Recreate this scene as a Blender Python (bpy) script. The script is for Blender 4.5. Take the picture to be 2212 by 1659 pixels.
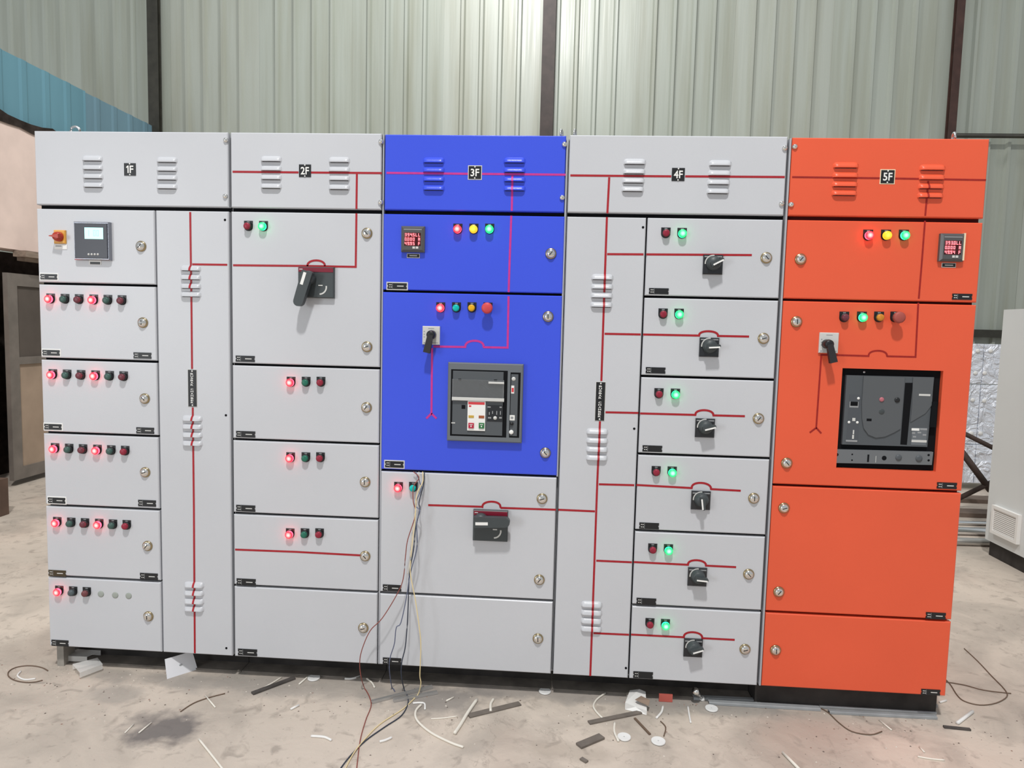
import bpy, math, random
from mathutils import Vector, Matrix
random.seed(7)
for o in list(bpy.data.objects): bpy.data.objects.remove(o)
scn = bpy.context.scene
COL = scn.collection
PI = math.pi

# ---------------------------------------------------------------- camera
R0 = Vector((0.9975774571880942, 0.06495215132179333, 0.024908531646945217))
R1 = Vector((0.030120113007036153, -0.0805340328493445, -0.9962966668344646))
R2 = Vector((-0.06270562735974644, 0.9946333432937444, -0.08229530184481405))
CAM = Vector((0.2558290433348427, -2.5428094697990944, 1.4100523881717897))
F, CX, CY = 1500.0, 1106.0, 829.5
cd = bpy.data.cameras.new('camera'); cam = bpy.data.objects.new('camera', cd); COL.objects.link(cam)
up = -R1; back = -R2
cam.matrix_world = Matrix(((R0.x, up.x, back.x, CAM.x), (R0.y, up.y, back.y, CAM.y), (R0.z, up.z, back.z, CAM.z), (0, 0, 0, 1)))
cd.sensor_width = 36.0; cd.lens = F / 2212 * 36.0; cd.clip_end = 100; cd.clip_start = 0.05
scn.camera = cam

# ---------------------------------------------------------------- light
w = bpy.data.worlds.new('world'); scn.world = w; w.use_nodes = True
bg = w.node_tree.nodes['Background']; bg.inputs[0].default_value = (0.93, 0.97, 1.0, 1); bg.inputs[1].default_value = 0.50
def area(name, loc, target, size, power, color, sy=None):
    l = bpy.data.lights.new(name, 'AREA'); l.energy = power; l.size = size; l.color = color
    if sy: l.shape = 'RECTANGLE'; l.size_y = sy
    o = bpy.data.objects.new(name, l); COL.objects.link(o); o.location = loc
    o.rotation_euler = (Vector(target) - Vector(loc)).to_track_quat('-Z', 'Y').to_euler(); return o
area('high_bay_lamp', (0.05, -4.2, 8.6), (0.0, 0.5, 1.0), 0.45, 560, (1.0, 0.98, 0.95))
area('aisle_lamp', (-0.45, 3.0, 6.7), (-0.3, 3.8, 0.0), 0.45, 125, (1.0, 0.98, 0.95))
area('doorway_daylight', (-5.5, -6.5, 1.9), (0, 0, 1.0), 1.6, 125, (0.93, 0.97, 1.0), 2.4)
scn.view_settings.view_transform = 'Standard'; scn.view_settings.look = 'None'
scn.view_settings.gamma = 1.0; scn.view_settings.use_curve_mapping = False
scn.view_settings.exposure = 0.0

# ---------------------------------------------------------------- helpers: places
def ray(px, py): return R0 * ((px - CX) / F) + R1 * ((py - CY) / F) + R2
def P(px, py, y=0.0):                       # a point of the photograph on the upright plane at depth y
    d = ray(px, py); return CAM + d * ((y - CAM.y) / d.y)
def G(px, py, z=0.0):                       # on the floor
    d = ray(px, py); return CAM + d * ((z - CAM.z) / d.z)
def SX(px, py, x):                          # on an upright plane facing sideways
    d = ray(px, py); return CAM + d * ((x - CAM.x) / d.x)

# ---------------------------------------------------------------- helpers: materials
MATS = {}
def nodes(name):
    m = bpy.data.materials.new(name); m.use_nodes = True; MATS[name] = m
    nt = m.node_tree; return m, nt, nt.nodes['Principled BSDF']
def lk(nt, a, b): nt.links.new(a, b)
def paint(name, col, rough=0.45, metal=0.0, spec=0.5, var=0.0, vscale=3.0, bump=0.0, bscale=300.0, emit=None, es=0.0, trans=0.0, stretch=None, alpha=1.0, ior=1.45):
    m, nt, b = nodes(name)
    b.inputs['Base Color'].default_value = (*col, 1); b.inputs['Roughness'].default_value = rough
    b.inputs['Metallic'].default_value = metal; b.inputs['Specular IOR Level'].default_value = spec
    b.inputs['IOR'].default_value = ior
    if emit: b.inputs['Emission Color'].default_value = (*emit, 1); b.inputs['Emission Strength'].default_value = es
    if trans: b.inputs['Transmission Weight'].default_value = trans
    if alpha < 1: b.inputs['Alpha'].default_value = alpha
    if var or bump:
        tc = nt.nodes.new('ShaderNodeNewGeometry'); src = tc.outputs['Position']
        if stretch:
            mp = nt.nodes.new('ShaderNodeMapping'); mp.inputs['Scale'].default_value = stretch; lk(nt, src, mp.inputs[0]); src = mp.outputs[0]
    if var:
        n = nt.nodes.new('ShaderNodeTexNoise'); n.inputs['Scale'].default_value = vscale; n.inputs['Detail'].default_value = 5; lk(nt, src, n.inputs['Vector'])
        r = nt.nodes.new('ShaderNodeMapRange'); r.inputs[1].default_value = 0.3; r.inputs[2].default_value = 0.7
        r.inputs[3].default_value = 1 - var; r.inputs[4].default_value = 1 + var * 0.6; lk(nt, n.outputs['Fac'], r.inputs[0])
        mx = nt.nodes.new('ShaderNodeVectorMath'); mx.operation = 'SCALE'; mx.inputs[0].default_value = col; lk(nt, r.outputs[0], mx.inputs['Scale'])
        lk(nt, mx.outputs[0], b.inputs['Base Color'])
    if bump:
        n2 = nt.nodes.new('ShaderNodeTexNoise'); n2.inputs['Scale'].default_value = bscale; n2.inputs['Detail'].default_value = 2; lk(nt, src, n2.inputs['Vector'])
        bp = nt.nodes.new('ShaderNodeBump'); bp.inputs['Strength'].default_value = bump; bp.inputs['Distance'].default_value = 0.002
        lk(nt, n2.outputs['Fac'], bp.inputs['Height']); lk(nt, bp.outputs[0], b.inputs['Normal'])
    return m
grey = paint('grey_powder_coat', (0.555, 0.568, 0.60), 0.33, spec=0.45, var=0.035, vscale=2.0, bump=0.12, bscale=350)
blue = paint('blue_powder_coat', (0.048, 0.092, 0.72), 0.30, spec=0.45, var=0.03, vscale=2.0, bump=0.15, bscale=350)
orange = paint('orange_powder_coat', (0.77, 0.112, 0.050), 0.34, spec=0.4, var=0.04, vscale=2.5, bump=0.15, bscale=350)
carc = paint('cabinet_frame_grey', (0.40, 0.41, 0.44), 0.5, spec=0.3)
black_and_gap_shade = paint('matt_black_and_gap_shade', (0.006, 0.0065, 0.008), 0.8, spec=0.15)  # matt black for holes and black parts; also the painted shade in door gaps
slot = paint('dark_slot', (0.05, 0.05, 0.055), 0.9, spec=0.1)
tape_red = paint('dark_red_tape', (0.37, 0.009, 0.018), 0.5, var=0.1, vscale=60)
tape_pink = paint('red_tape_on_blue', (0.55, 0.028, 0.27), 0.5, var=0.1, vscale=60)
tape_deep = paint('deep_red_tape', (0.33, 0.012, 0.008), 0.5, var=0.15, vscale=60)
blackp = paint('black_plastic', (0.012, 0.013, 0.015), 0.4, spec=0.5)
black_gloss = paint('glossy_black_plastic', (0.018, 0.02, 0.024), 0.15, spec=0.6)
handle_grey = paint('dark_grey_handle_plastic', (0.052, 0.062, 0.066), 0.42, spec=0.5, bump=0.1, bscale=900)
acb_grey = paint('breaker_grey_plastic', (0.085, 0.095, 0.105), 0.45, spec=0.4, bump=0.08, bscale=900)
acb_frame = paint('breaker_frame_grey', (0.14, 0.155, 0.17), 0.5, spec=0.35, bump=0.08, bscale=900)
strip_grey = paint('breaker_strip_grey', (0.15, 0.16, 0.17), 0.5, spec=0.35)
white = paint('white_print', (0.82, 0.82, 0.80), 0.5)
palegrey = paint('pale_grey_plate', (0.60, 0.60, 0.58), 0.4)
midmark = paint('grey_print', (0.30, 0.31, 0.32), 0.5)
red_band = paint('maroon_band', (0.20, 0.012, 0.03), 0.25, spec=0.6)
brass = paint('brass', (0.42, 0.335, 0.20), 0.25, metal=1.0)
chrome = paint('chrome', (0.80, 0.79, 0.76), 0.12, metal=1.0)
steel = paint('zinc_steel', (0.55, 0.56, 0.57), 0.32, metal=1.0)
yellow_plate = paint('yellow_plate', (0.72, 0.36, 0.06), 0.4)
red_knob = paint('red_knob', (0.42, 0.035, 0.015), 0.35)
estop_red = paint('emergency_red', (0.60, 0.06, 0.07), 0.45)
scr_led = paint('dark_red_screen', (0.05, 0.002, 0.004), 0.2)
led = paint('red_led_digit', (0.9, 0.1, 0.1), 0.4, emit=(1.0, 0.22, 0.26), es=2.2)
lcd = paint('cyan_lcd', (0.3, 0.7, 0.65), 0.3, emit=(0.50, 1.0, 0.88), es=0.85)
lcd_ink = paint('lcd_ink', (0.25, 0.62, 0.58), 0.4, emit=(0.40, 0.86, 0.80), es=0.65)
clear = paint('clear_plastic', (0.9, 0.93, 0.95), 0.06, trans=0.0, alpha=0.10, spec=0.8)
green_btn = paint('green_button', (0.02, 0.16, 0.05), 0.4)
red_btn = paint('red_button', (0.45, 0.015, 0.05), 0.4)
amber_tag = paint('amber_tag', (0.55, 0.36, 0.06), 0.5)
rust_tag = paint('rust_tag', (0.34, 0.09, 0.03), 0.5)
red_print = paint('red_print', (0.62, 0.05, 0.06), 0.5)
pink_dot = paint('pink_button', (0.45, 0.14, 0.17), 0.4)
plug_grey = paint('grey_hole_plug', (0.33, 0.36, 0.33), 0.6)
cream_edge = paint('cream_plastic_edge', (0.80, 0.68, 0.48), 0.4)
def lens_off(name, col): return paint(name, col, 0.35, spec=0.35, var=0.15, vscale=120)
LENS = {'r': lens_off('red_lens_unlit', (0.28, 0.022, 0.045)), 'g': lens_off('green_lens_unlit', (0.022, 0.15, 0.10)),
        'd': lens_off('dull_green_lens_unlit', (0.055, 0.11, 0.095)), 'm': lens_off('maroon_lens_unlit', (0.16, 0.04, 0.055)),
        's': lens_off('slate_lens_unlit', (0.085, 0.11, 0.12)), 'w': lens_off('brown_red_lens_unlit', (0.17, 0.055, 0.06)),
        't': lens_off('teal_lens', (0.0, 0.50, 0.46)), 'y': lens_off('amber_lens', (0.75, 0.40, 0.01)), 'o': lens_off('dull_amber_lens', (0.62, 0.24, 0.03))}
def lens_lit(name, core, rim, s_core, s_rim, base):
    # the lamp's bulb sits behind the middle of the lens: brighter there than at the rim
    m, nt, b = nodes(name); b.inputs['Base Color'].default_value = (*base, 1); b.inputs['Roughness'].default_value = 0.3
    tc = nt.nodes.new('ShaderNodeTexCoord'); sp = nt.nodes.new('ShaderNodeSeparateXYZ'); lk(nt, tc.outputs['Object'], sp.inputs[0])
    cb = nt.nodes.new('ShaderNodeCombineXYZ'); lk(nt, sp.outputs[0], cb.inputs[0]); lk(nt, sp.outputs[2], cb.inputs[2])
    ln = nt.nodes.new('ShaderNodeVectorMath'); ln.operation = 'LENGTH'; lk(nt, cb.outputs[0], ln.inputs[0])
    mr = nt.nodes.new('ShaderNodeMapRange'); mr.inputs[1].default_value = 0.0; mr.inputs[2].default_value = 0.0135; lk(nt, ln.outputs['Value'], mr.inputs[0])
    rp = nt.nodes.new('ShaderNodeValToRGB'); e = rp.color_ramp.elements
    e[0].position = 0.08; e[0].color = (*core, 1); e[1].position = 0.82; e[1].color = (*rim, 1); lk(nt, mr.outputs[0], rp.inputs[0])
    st = nt.nodes.new('ShaderNodeMapRange'); st.inputs[3].default_value = s_core; st.inputs[4].default_value = s_rim; lk(nt, mr.outputs[0], st.inputs[0])
    lk(nt, rp.outputs[0], b.inputs['Emission Color']); lk(nt, st.outputs[0], b.inputs['Emission Strength']); return m
GLOW = {'R': paint('red_lens_side', (0.5, 0.01, 0.02), 0.3, emit=(1.0, 0.03, 0.06), es=10.0), 'G': paint('green_lens_side', (0.01, 0.4, 0.1), 0.3, emit=(0.01, 1.0, 0.25), es=5.0), 'Y': paint('yellow_lens_side', (0.6, 0.35, 0.02), 0.3, emit=(1.0, 0.5, 0.02), es=1.5)}
LENS['R'] = lens_lit('red_lens_lit', (1.0, 0.50, 0.46), (1.0, 0.02, 0.04), 2.2, 2.0, (0.5, 0.02, 0.03))
LENS['Y'] = lens_lit('yellow_lens_lit', (1.0, 0.72, 0.12), (0.95, 0.50, 0.01), 1.1, 0.9, (0.6, 0.35, 0.02))
LENS['G'] = lens_lit('green_lens_lit', (0.55, 1.0, 0.78), (0.01, 0.75, 0.20), 1.7, 1.2, (0.02, 0.4, 0.1))
lens_names = {'R': 'glowing red lens', 'Y': 'glowing yellow lens', 'G': 'glowing green lens', 'r': 'unlit red lens', 'g': 'unlit green lens', 'd': 'unlit dull green lens',
              'm': 'unlit maroon lens', 's': 'unlit slate grey lens', 'w': 'unlit brownish red lens', 't': 'teal lens', 'y': 'unlit amber lens', 'o': 'unlit dull amber lens'}

# ---------------------------------------------------------------- helpers: meshes
WL = {}                                      # world place of every object (none is rotated unless said)
class MB:
    def __init__(s): s.v = []; s.f = []; s.mi = []; s.sm = []; s.m = []
    def mat(s, m):
        if m not in s.m: s.m.append(m)
        return s.m.index(m)
    def add(s, vs, fs, m, smooth=False):
        k = len(s.v); i = s.mat(m); s.v += [Vector(v) for v in vs]
        for f in fs: s.f.append(tuple(k + a for a in f)); s.mi.append(i); s.sm.append(smooth)
    def box(s, x0, x1, y0, y1, z0, z1, m):
        s.add([(x0,y0,z0),(x1,y0,z0),(x1,y1,z0),(x0,y1,z0),(x0,y0,z1),(x1,y0,z1),(x1,y1,z1),(x0,y1,z1)],
              [(0,1,5,4),(1,2,6,5),(2,3,7,6),(3,0,4,7),(4,5,6,7),(3,2,1,0)], m)
    def plate(s, x0, x1, z0, z1, yf, yb, m, c=0.003):            # front face at yf with eased edges
        o = [(x0,z0),(x1,z0),(x1,z1),(x0,z1)]; i = [(x0+c,z0+c),(x1-c,z0+c),(x1-c,z1-c),(x0+c,z1-c)]
        vs = [(a,yf,b) for a,b in i] + [(a,yf+c,b) for a,b in o] + [(a,yb,b) for a,b in o]
        fs = [(0,1,2,3)] + [(k,4+k,4+(k+1)%4,(k+1)%4) for k in range(4)] + [(4+k,8+k,8+(k+1)%4,4+(k+1)%4) for k in range(4)] + [(11,10,9,8)]
        s.add(vs, fs, m)
    def prism(s, pts, yf, yb, m, cap_back=False):                # outline (x,z), counter-clockwise seen from the front
        n = len(pts); vs = [(a,yf,b) for a,b in pts] + [(a,yb,b) for a,b in pts]
        fs = [tuple(range(n))] + [(n+k,n+(k+1)%n,(k+1)%n,k) for k in range(n)]
        if cap_back: fs.append(tuple(range(2*n-1, n-1, -1)))
        s.add(vs, fs, m)
    def lathe(s, prof, c, m, seg=20, smooth=True, axis='y', cap=True):   # prof: (radius, height towards the viewer)
        n = len(prof); vs = []
        for r, h in prof:
            for k in range(seg):
                a = 2*PI*k/seg; u, v = r*math.cos(a), r*math.sin(a)
                vs.append((c[0]+u, c[1]-h, c[2]+v) if axis == 'y' else ((c[0]+u, c[1]+v, c[2]+h) if axis == 'z' else (c[0]+h, c[1]+u, c[2]+v)))
        fs = [(i*seg+k, i*seg+(k+1)%seg, (i+1)*seg+(k+1)%seg, (i+1)*seg+k) for i in range(n-1) for k in range(seg)]
        if cap: fs.append(tuple((n-1)*seg+k for k in range(seg)))
        s.add(vs, fs, m, smooth)
    def tube(s, pts, r, m, seg=7, closed=False):
        pts = [Vector(p) for p in pts]; n = len(pts); vs = []; up0 = Vector((0.02, 0.03, 1))
        for i, p in enumerate(pts):
            a = pts[(i-1) % n] if (closed or i) else p; b = pts[(i+1) % n] if (closed or i < n-1) else p
            t = (b - a).normalized(); u = t.cross(up0)
            if u.length < 0.05: u = t.cross(Vector((1, 0, 0)))
            u.normalize(); q = t.cross(u)
            for k in range(seg):
                g = 2*PI*k/seg; vs.append(p + u*(r*math.cos(g)) + q*(r*math.sin(g)))
        fs = [(i*seg+k, i*seg+(k+1)%seg, ((i+1)%n)*seg+(k+1)%seg, ((i+1)%n)*seg+k) for i in range(n if closed else n-1) for k in range(seg)]
        if not closed: fs += [tuple(range(seg-1, -1, -1)), tuple((n-1)*seg+k for k in range(seg))]
        s.add(vs, fs, m, True)
    def ribbon(s, pts, wd, m, t=0.0008):                         # flat strip on the front plane along (x,z) or (x,z,y) points
        pts = [(p[0], p[1], p[2] if len(p) > 2 else 0.0) for p in pts]; n = len(pts); vs = []
        for i, (x, z, y) in enumerate(pts):
            a = Vector((x - pts[i-1][0], z - pts[i-1][1])) if i else None; b = Vector((pts[i+1][0]-x, pts[i+1][1]-z)) if i < n-1 else None
            a = a or b; b = b or a
            a = a.normalized(); b = b.normalized(); na = Vector((-a.y, a.x)); nb = Vector((-b.y, b.x)); mt = (na + nb)
            if mt.length < 0.01: mt = na
            mt.normalize(); k = wd/2/max(0.35, mt.dot(na))
            vs += [(x+mt.x*k, y-t, z+mt.y*k), (x-mt.x*k, y-t, z-mt.y*k)]
        s.add(vs, [(2*i, 2*i+1, 2*i+3, 2*i+2) for i in range(n-1)], m)
    def mesh(s, name):
        me = bpy.data.meshes.new(name); me.from_pydata([tuple(v) for v in s.v], [], s.f)
        for m in s.m: me.materials.append(m)
        me.polygons.foreach_set('material_index', s.mi); me.polygons.foreach_set('use_smooth', s.sm)
        me.update(); return me
    def build(s, name, parent=None, label=None, cat=None, group=None, kind=None, base=False):
        lo = Vector((min(v[i] for v in s.v) for i in range(3))); hi = Vector((max(v[i] for v in s.v) for i in range(3)))
        c = (lo+hi)/2
        if base: c.z = lo.z
        s.v = [v - c for v in s.v]
        return place(name, s.mesh(name), c, parent, label, cat, group, kind)
def place(name, me, loc, parent=None, label=None, cat=None, group=None, kind=None):
    o = bpy.data.objects.new(name, me); COL.objects.link(o); loc = Vector(loc); WL[o.name] = loc
    if parent: o.parent = parent; o.location = loc - WL[parent.name]
    else: o.location = loc
    if label: o['label'] = label
    if cat: o['category'] = cat
    if group: o['group'] = group
    if kind: o['kind'] = kind
    return o
def thing(name, loc, label, cat, group=None): return place(name, None, loc, None, label, cat, group)
TXT = {}
def text_geo(s):
    if s not in TXT:
        cu = bpy.data.curves.new('t', 'FONT'); cu.body = s; cu.size = 1.0; cu.offset = 0.018; cu.resolution_u = 3; cu.align_x = 'CENTER'
        ob = bpy.data.objects.new('t', cu); COL.objects.link(ob)
        me = bpy.data.meshes.new_from_object(ob.evaluated_get(bpy.context.evaluated_depsgraph_get()))
        vs = [v.co.copy() for v in me.vertices]; fs = [tuple(p.vertices) for p in me.polygons]
        bpy.data.objects.remove(ob); bpy.data.meshes.remove(me); bpy.data.curves.remove(cu)
        x0 = min(v.x for v in vs); x1 = max(v.x for v in vs); y0 = min(v.y for v in vs); y1 = max(v.y for v in vs)
        TXT[s] = [Vector(((v.x-(x0+x1)/2)/(y1-y0), (v.y-(y0+y1)/2)/(y1-y0))) for v in vs], fs, (x1-x0)/(y1-y0)
    return TXT[s]
def put_text(mb, s, x, y, z, h, m, wid=None):
    vs, fs, asp = text_geo(s); k = h if wid is None else wid/asp
    mb.add([(x+v.x*k, y, z+v.y*h) for v in vs], fs, m)
SEG = {'0':'abcdef','1':'bc','2':'abged','3':'abgcd','4':'fgbc','5':'afgcd','6':'afgedc','7':'abc','8':'abcdefg','9':'abcdfg','A':'abcefg','F':'aefg','L':'fed',' ':''}
def seven(mb, ch, x, y, z, wd, h, m, t=0.0016):                  # x,z lower-left corner
    hh = h/2
    S = {'a':(0,wd,h-t,h),'g':(0,wd,hh-t/2,hh+t/2),'d':(0,wd,0,t),'f':(0,t,hh,h),'e':(0,t,0,hh),'b':(wd-t,wd,hh,h),'c':(wd-t,wd,0,hh)}
    for k in SEG[ch]:
        a,b,c,d = S[k]; mb.box(x+a, x+b, y-0.0006, y, z+c, z+d, m)
def arc(cx, cz, rx, rz, a0, a1, n=14): return [(cx+rx*math.cos(math.radians(a0+(a1-a0)*i/n)), cz+rz*math.sin(math.radians(a0+(a1-a0)*i/n))) for i in range(n+1)]
def smooth_path(pts, n=6):                                        # Catmull-Rom through 3-D points
    pts = [Vector(p) for p in pts]; out = []
    for i in range(len(pts)-1):
        p0 = pts[max(0,i-1)]; p1 = pts[i]; p2 = pts[i+1]; p3 = pts[min(len(pts)-1,i+2)]
        for k in range(n):
            t = k/n; out.append(0.5*((2*p1)+(p2-p0)*t+(2*p0-5*p1+4*p2-p3)*t*t+(3*p1-p0-3*p2+p3)*t**3))
    out.append(pts[-1]); return out

# ---------------------------------------------------------------- the setting
def floor_mat():
    m, nt, b = nodes('dusty_concrete'); b.inputs['Roughness'].default_value = 0.75; b.inputs['Specular IOR Level'].default_value = 0.25
    geo = nt.nodes.new('ShaderNodeNewGeometry'); pos = geo.outputs['Position']
    def noise(scale, det=6, dist=0.0, rough=0.55, st=None):
        v = pos
        if st:
            mp = nt.nodes.new('ShaderNodeMapping'); mp.inputs['Scale'].default_value = st; lk(nt, pos, mp.inputs[0]); v = mp.outputs[0]
        n = nt.nodes.new('ShaderNodeTexNoise'); n.inputs['Scale'].default_value = scale; n.inputs['Detail'].default_value = det
        n.inputs['Distortion'].default_value = dist; n.inputs['Roughness'].default_value = rough; lk(nt, v, n.inputs['Vector']); return n.outputs['Fac']
    def rng(v, a, c, lo=0.0, hi=1.0):
        r = nt.nodes.new('ShaderNodeMapRange'); r.inputs[1].default_value = a; r.inputs[2].default_value = c; r.inputs[3].default_value = lo; r.inputs[4].default_value = hi
        lk(nt, v, r.inputs[0]); return r.outputs[0]
    def mix(fac, c1, c2):
        x = nt.nodes.new('ShaderNodeMix'); x.data_type = 'RGBA'
        lk(nt, fac, x.inputs[0])
        for c, i in ((c1, 6), (c2, 7)):
            if isinstance(c, tuple): x.inputs[i].default_value = (*c, 1)
            else: lk(nt, c, x.inputs[i])
        return x.outputs[2]
    c = mix(rng(noise(0.9), 0.35, 0.65), (0.53, 0.465, 0.40), (0.64, 0.555, 0.475))
    c = mix(rng(noise(2.6, 8, 0.6), 0.46, 0.64, 0, 0.7), c, (0.385, 0.34, 0.295))
    c = mix(rng(noise(1.3, 6, 0.4), 0.56, 0.74, 0, 0.35), c, (0.50, 0.375, 0.31))
    c = mix(rng(noise(14, 8, 0.8), 0.56, 0.70, 0, 0.6), c, (0.29, 0.25, 0.215))
    c = mix(rng(noise(55, 3), 0.66, 0.75, 0, 0.6), c, (0.20, 0.17, 0.15))
    # cracks: the thin level lines of a slow noise
    ck = noise(1.3, 9, 0.5, 0.62); a = nt.nodes.new('ShaderNodeMath'); a.operation = 'SUBTRACT'; lk(nt, ck, a.inputs[0]); a.inputs[1].default_value = 0.56
    ab = nt.nodes.new('ShaderNodeMath'); ab.operation = 'ABSOLUTE'; lk(nt, a.outputs[0], ab.inputs[0])
    c = mix(rng(ab.outputs[0], 0.0, 0.004, 0.32, 0.0), c, (0.20, 0.17, 0.14))
    # oil and soot stains where they lie on the slab
    wob = noise(7, 5)
    for (px, py, sx, sy, col, amt) in ((352, 1573, 0.13, 0.10, (0.125, 0.115, 0.115), 0.85), (250, 1503, 0.12, 0.06, (0.33, 0.30, 0.27), 0.6), (1300, 1500, 0.8, 0.08, (0.33, 0.30, 0.275), 0.75), (650, 1480, 0.6, 0.09, (0.37, 0.335, 0.30), 0.75),
                                   (940, 1510, 0.24, 0.10, (0.25, 0.23, 0.215), 0.75), (1550, 1530, 0.30, 0.06, (0.30, 0.28, 0.255), 0.6), (420, 1470, 0.5, 0.05, (0.33, 0.30, 0.27), 0.6), (1220,1625,0.16,0.06,(0.33,0.28,0.23),0.4)):
        g = G(px, py); sb = nt.nodes.new('ShaderNodeVectorMath'); sb.operation = 'SUBTRACT'; lk(nt, pos, sb.inputs[0]); sb.inputs[1].default_value = (g.x, g.y, 0)
        ml = nt.nodes.new('ShaderNodeVectorMath'); ml.operation = 'MULTIPLY'; lk(nt, sb.outputs[0], ml.inputs[0]); ml.inputs[1].default_value = (1/sx, 1/sy, 0)
        le = nt.nodes.new('ShaderNodeVectorMath'); le.operation = 'LENGTH'; lk(nt, ml.outputs[0], le.inputs[0])
        ad = nt.nodes.new('ShaderNodeMath'); ad.operation = 'ADD'; lk(nt, le.outputs['Value'], ad.inputs[0]); lk(nt, rng(wob, 0.2, 0.8, -0.75, 0.75), ad.inputs[1])
        c = mix(rng(ad.outputs[0], 0.6, 1.25, amt, 0.0), c, col)
    lk(nt, c, b.inputs['Base Color'])
    bp = nt.nodes.new('ShaderNodeBump'); bp.inputs['Strength'].default_value = 0.5; bp.inputs['Distance'].default_value = 0.012
    lk(nt, noise(9, 8, 0.3), bp.inputs['Height']); lk(nt, bp.outputs[0], b.inputs['Normal']); return m
fm = floor_mat()
mb = MB(); mb.box(-13, 15, -7, 6, -0.12, 0.0, fm); mb.build('floor', label='dusty beige concrete floor with cracks and dark stains', kind='structure')

def wall_mat(name, col):
    m, nt, b = nodes(name); b.inputs['Roughness'].default_value = 0.34; b.inputs['Specular IOR Level'].default_value = 0.55
    geo = nt.nodes.new('ShaderNodeNewGeometry')
    def streak(sc, st):
        mp = nt.nodes.new('ShaderNodeMapping'); mp.inputs['Scale'].default_value = st; lk(nt, geo.outputs['Position'], mp.inputs[0])
        n = nt.nodes.new('ShaderNodeTexNoise'); n.inputs['Scale'].default_value = sc; n.inputs['Detail'].default_value = 5; lk(nt, mp.outputs[0], n.inputs['Vector']); return n.outputs['Fac']
    x = nt.nodes.new('ShaderNodeMix'); x.data_type = 'RGBA'; x.inputs[6].default_value = (*col, 1); x.inputs[7].default_value = (col[0]*0.80, col[1]*0.77, col[2]*0.70, 1)
    r = nt.nodes.new('ShaderNodeMapRange'); r.inputs[1].default_value = 0.42; r.inputs[2].default_value = 0.75; lk(nt, streak(7, (1, 1, 0.06)), r.inputs[0]); lk(nt, r.outputs[0], x.inputs[0])
    lk(nt, x.outputs[2], b.inputs['Base Color'])
    rr = nt.nodes.new('ShaderNodeMapRange'); rr.inputs[1].default_value = 0.3; rr.inputs[2].default_value = 0.7; rr.inputs[3].default_value = 0.24; rr.inputs[4].default_value = 0.46
    lk(nt, streak(40, (1, 1, 0.02)), rr.inputs[0]); lk(nt, rr.outputs[0], b.inputs['Roughness'])
    bp = nt.nodes.new('ShaderNodeBump'); bp.inputs['Strength'].default_value = 0.25; bp.inputs['Distance'].default_value = 0.004; lk(nt, streak(30, (1, 1, 0.03)), bp.inputs['Height']); lk(nt, bp.outputs[0], b.inputs['Normal']); return m
wm = [wall_mat('pale_green_grey_sheet', (0.365, 0.40, 0.355)), wall_mat('weathered_green_grey_sheet', (0.345, 0.378, 0.335)), wall_mat('light_green_grey_sheet', (0.385, 0.415, 0.37))]
YB = 5.0
wb = MB(); wb.box(-12, 14, YB+0.06, YB+0.1, 0, 6.6, carc); wallb = wb.build('wall_back', label='pale green-grey corrugated metal sheet wall behind the cabinets', kind='structure')
def rib_profile(x0, x1):
    pr = [(x0, 0)]; k = math.ceil((x0 - 0.168)/0.2 + 1e-6)
    while 0.168 + 0.2*k < x1 - 0.02:
        c = 0.168 + 0.2*k
        for dx, dy in ((-0.030, 0), (-0.014, -0.030), (0.014, -0.030), (0.030, 0)): pr.append((c+dx, dy))
        k += 1
    pr.append((x1, 0)); return pr
for i in range(26):
    x0 = -12.03 + i*1.0; mbs = MB(); pr = rib_profile(x0, x0+1.012); off = YB - (0.003 if i % 2 else 0.0)
    vs = [(x, off+dy, z) for x, dy in pr for z in (0.0, 6.6)]
    mbs.add(vs, [(2*k, 2*k+2, 2*k+3, 2*k+1) for k in range(len(pr)-1)], wm[(i*7) % 3])
    bk = len(pr); mbs.build('sheet', wallb)
brown = paint('brown_steel_column', (0.040, 0.027, 0.024), 0.45, spec=0.4, var=0.35, vscale=12)
darkst = paint('dark_column_paint', (0.035, 0.034, 0.026), 0.5, var=0.3, vscale=10)
def column(n, xc, wd, m, label):
    c = MB(); c.box(xc-wd/2, xc+wd/2, YB-0.10, YB-0.088, 0, 6.6, m); c.box(xc-0.006, xc+0.006, YB-0.088, YB-0.04, 0, 6.6, m); c.box(xc-wd/2, xc+wd/2, YB-0.046, YB-0.034, 0, 6.6, m)
    c.build('trim_%d' % n, label=label, kind='structure')
column(1, -4.165, 0.115, darkst, 'dark steel column at the left end of the sheet wall')
column(2, 0.078, 0.135, brown, 'dark brown steel column in the middle of the sheet wall')
column(3, 4.16, 0.075, paint('red_brown_column', (0.055, 0.026, 0.02), 0.5, var=0.3, vscale=10), 'red-brown steel column at the right of the sheet wall')
c = MB(); c.tube([(4.17, YB-0.13, 3.43), (14, YB-0.13, 3.43)], 0.022, darkst, 10); c.build('trim_4', label='dark horizontal pipe rail along the sheet wall', kind='structure')
c = MB(); c.box(3.0, 14, YB-0.09, YB-0.035, 1.42, 1.50, darkst); c.build('trim_5', label='dark low wall rail at the right of the sheet wall', kind='structure')

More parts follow.
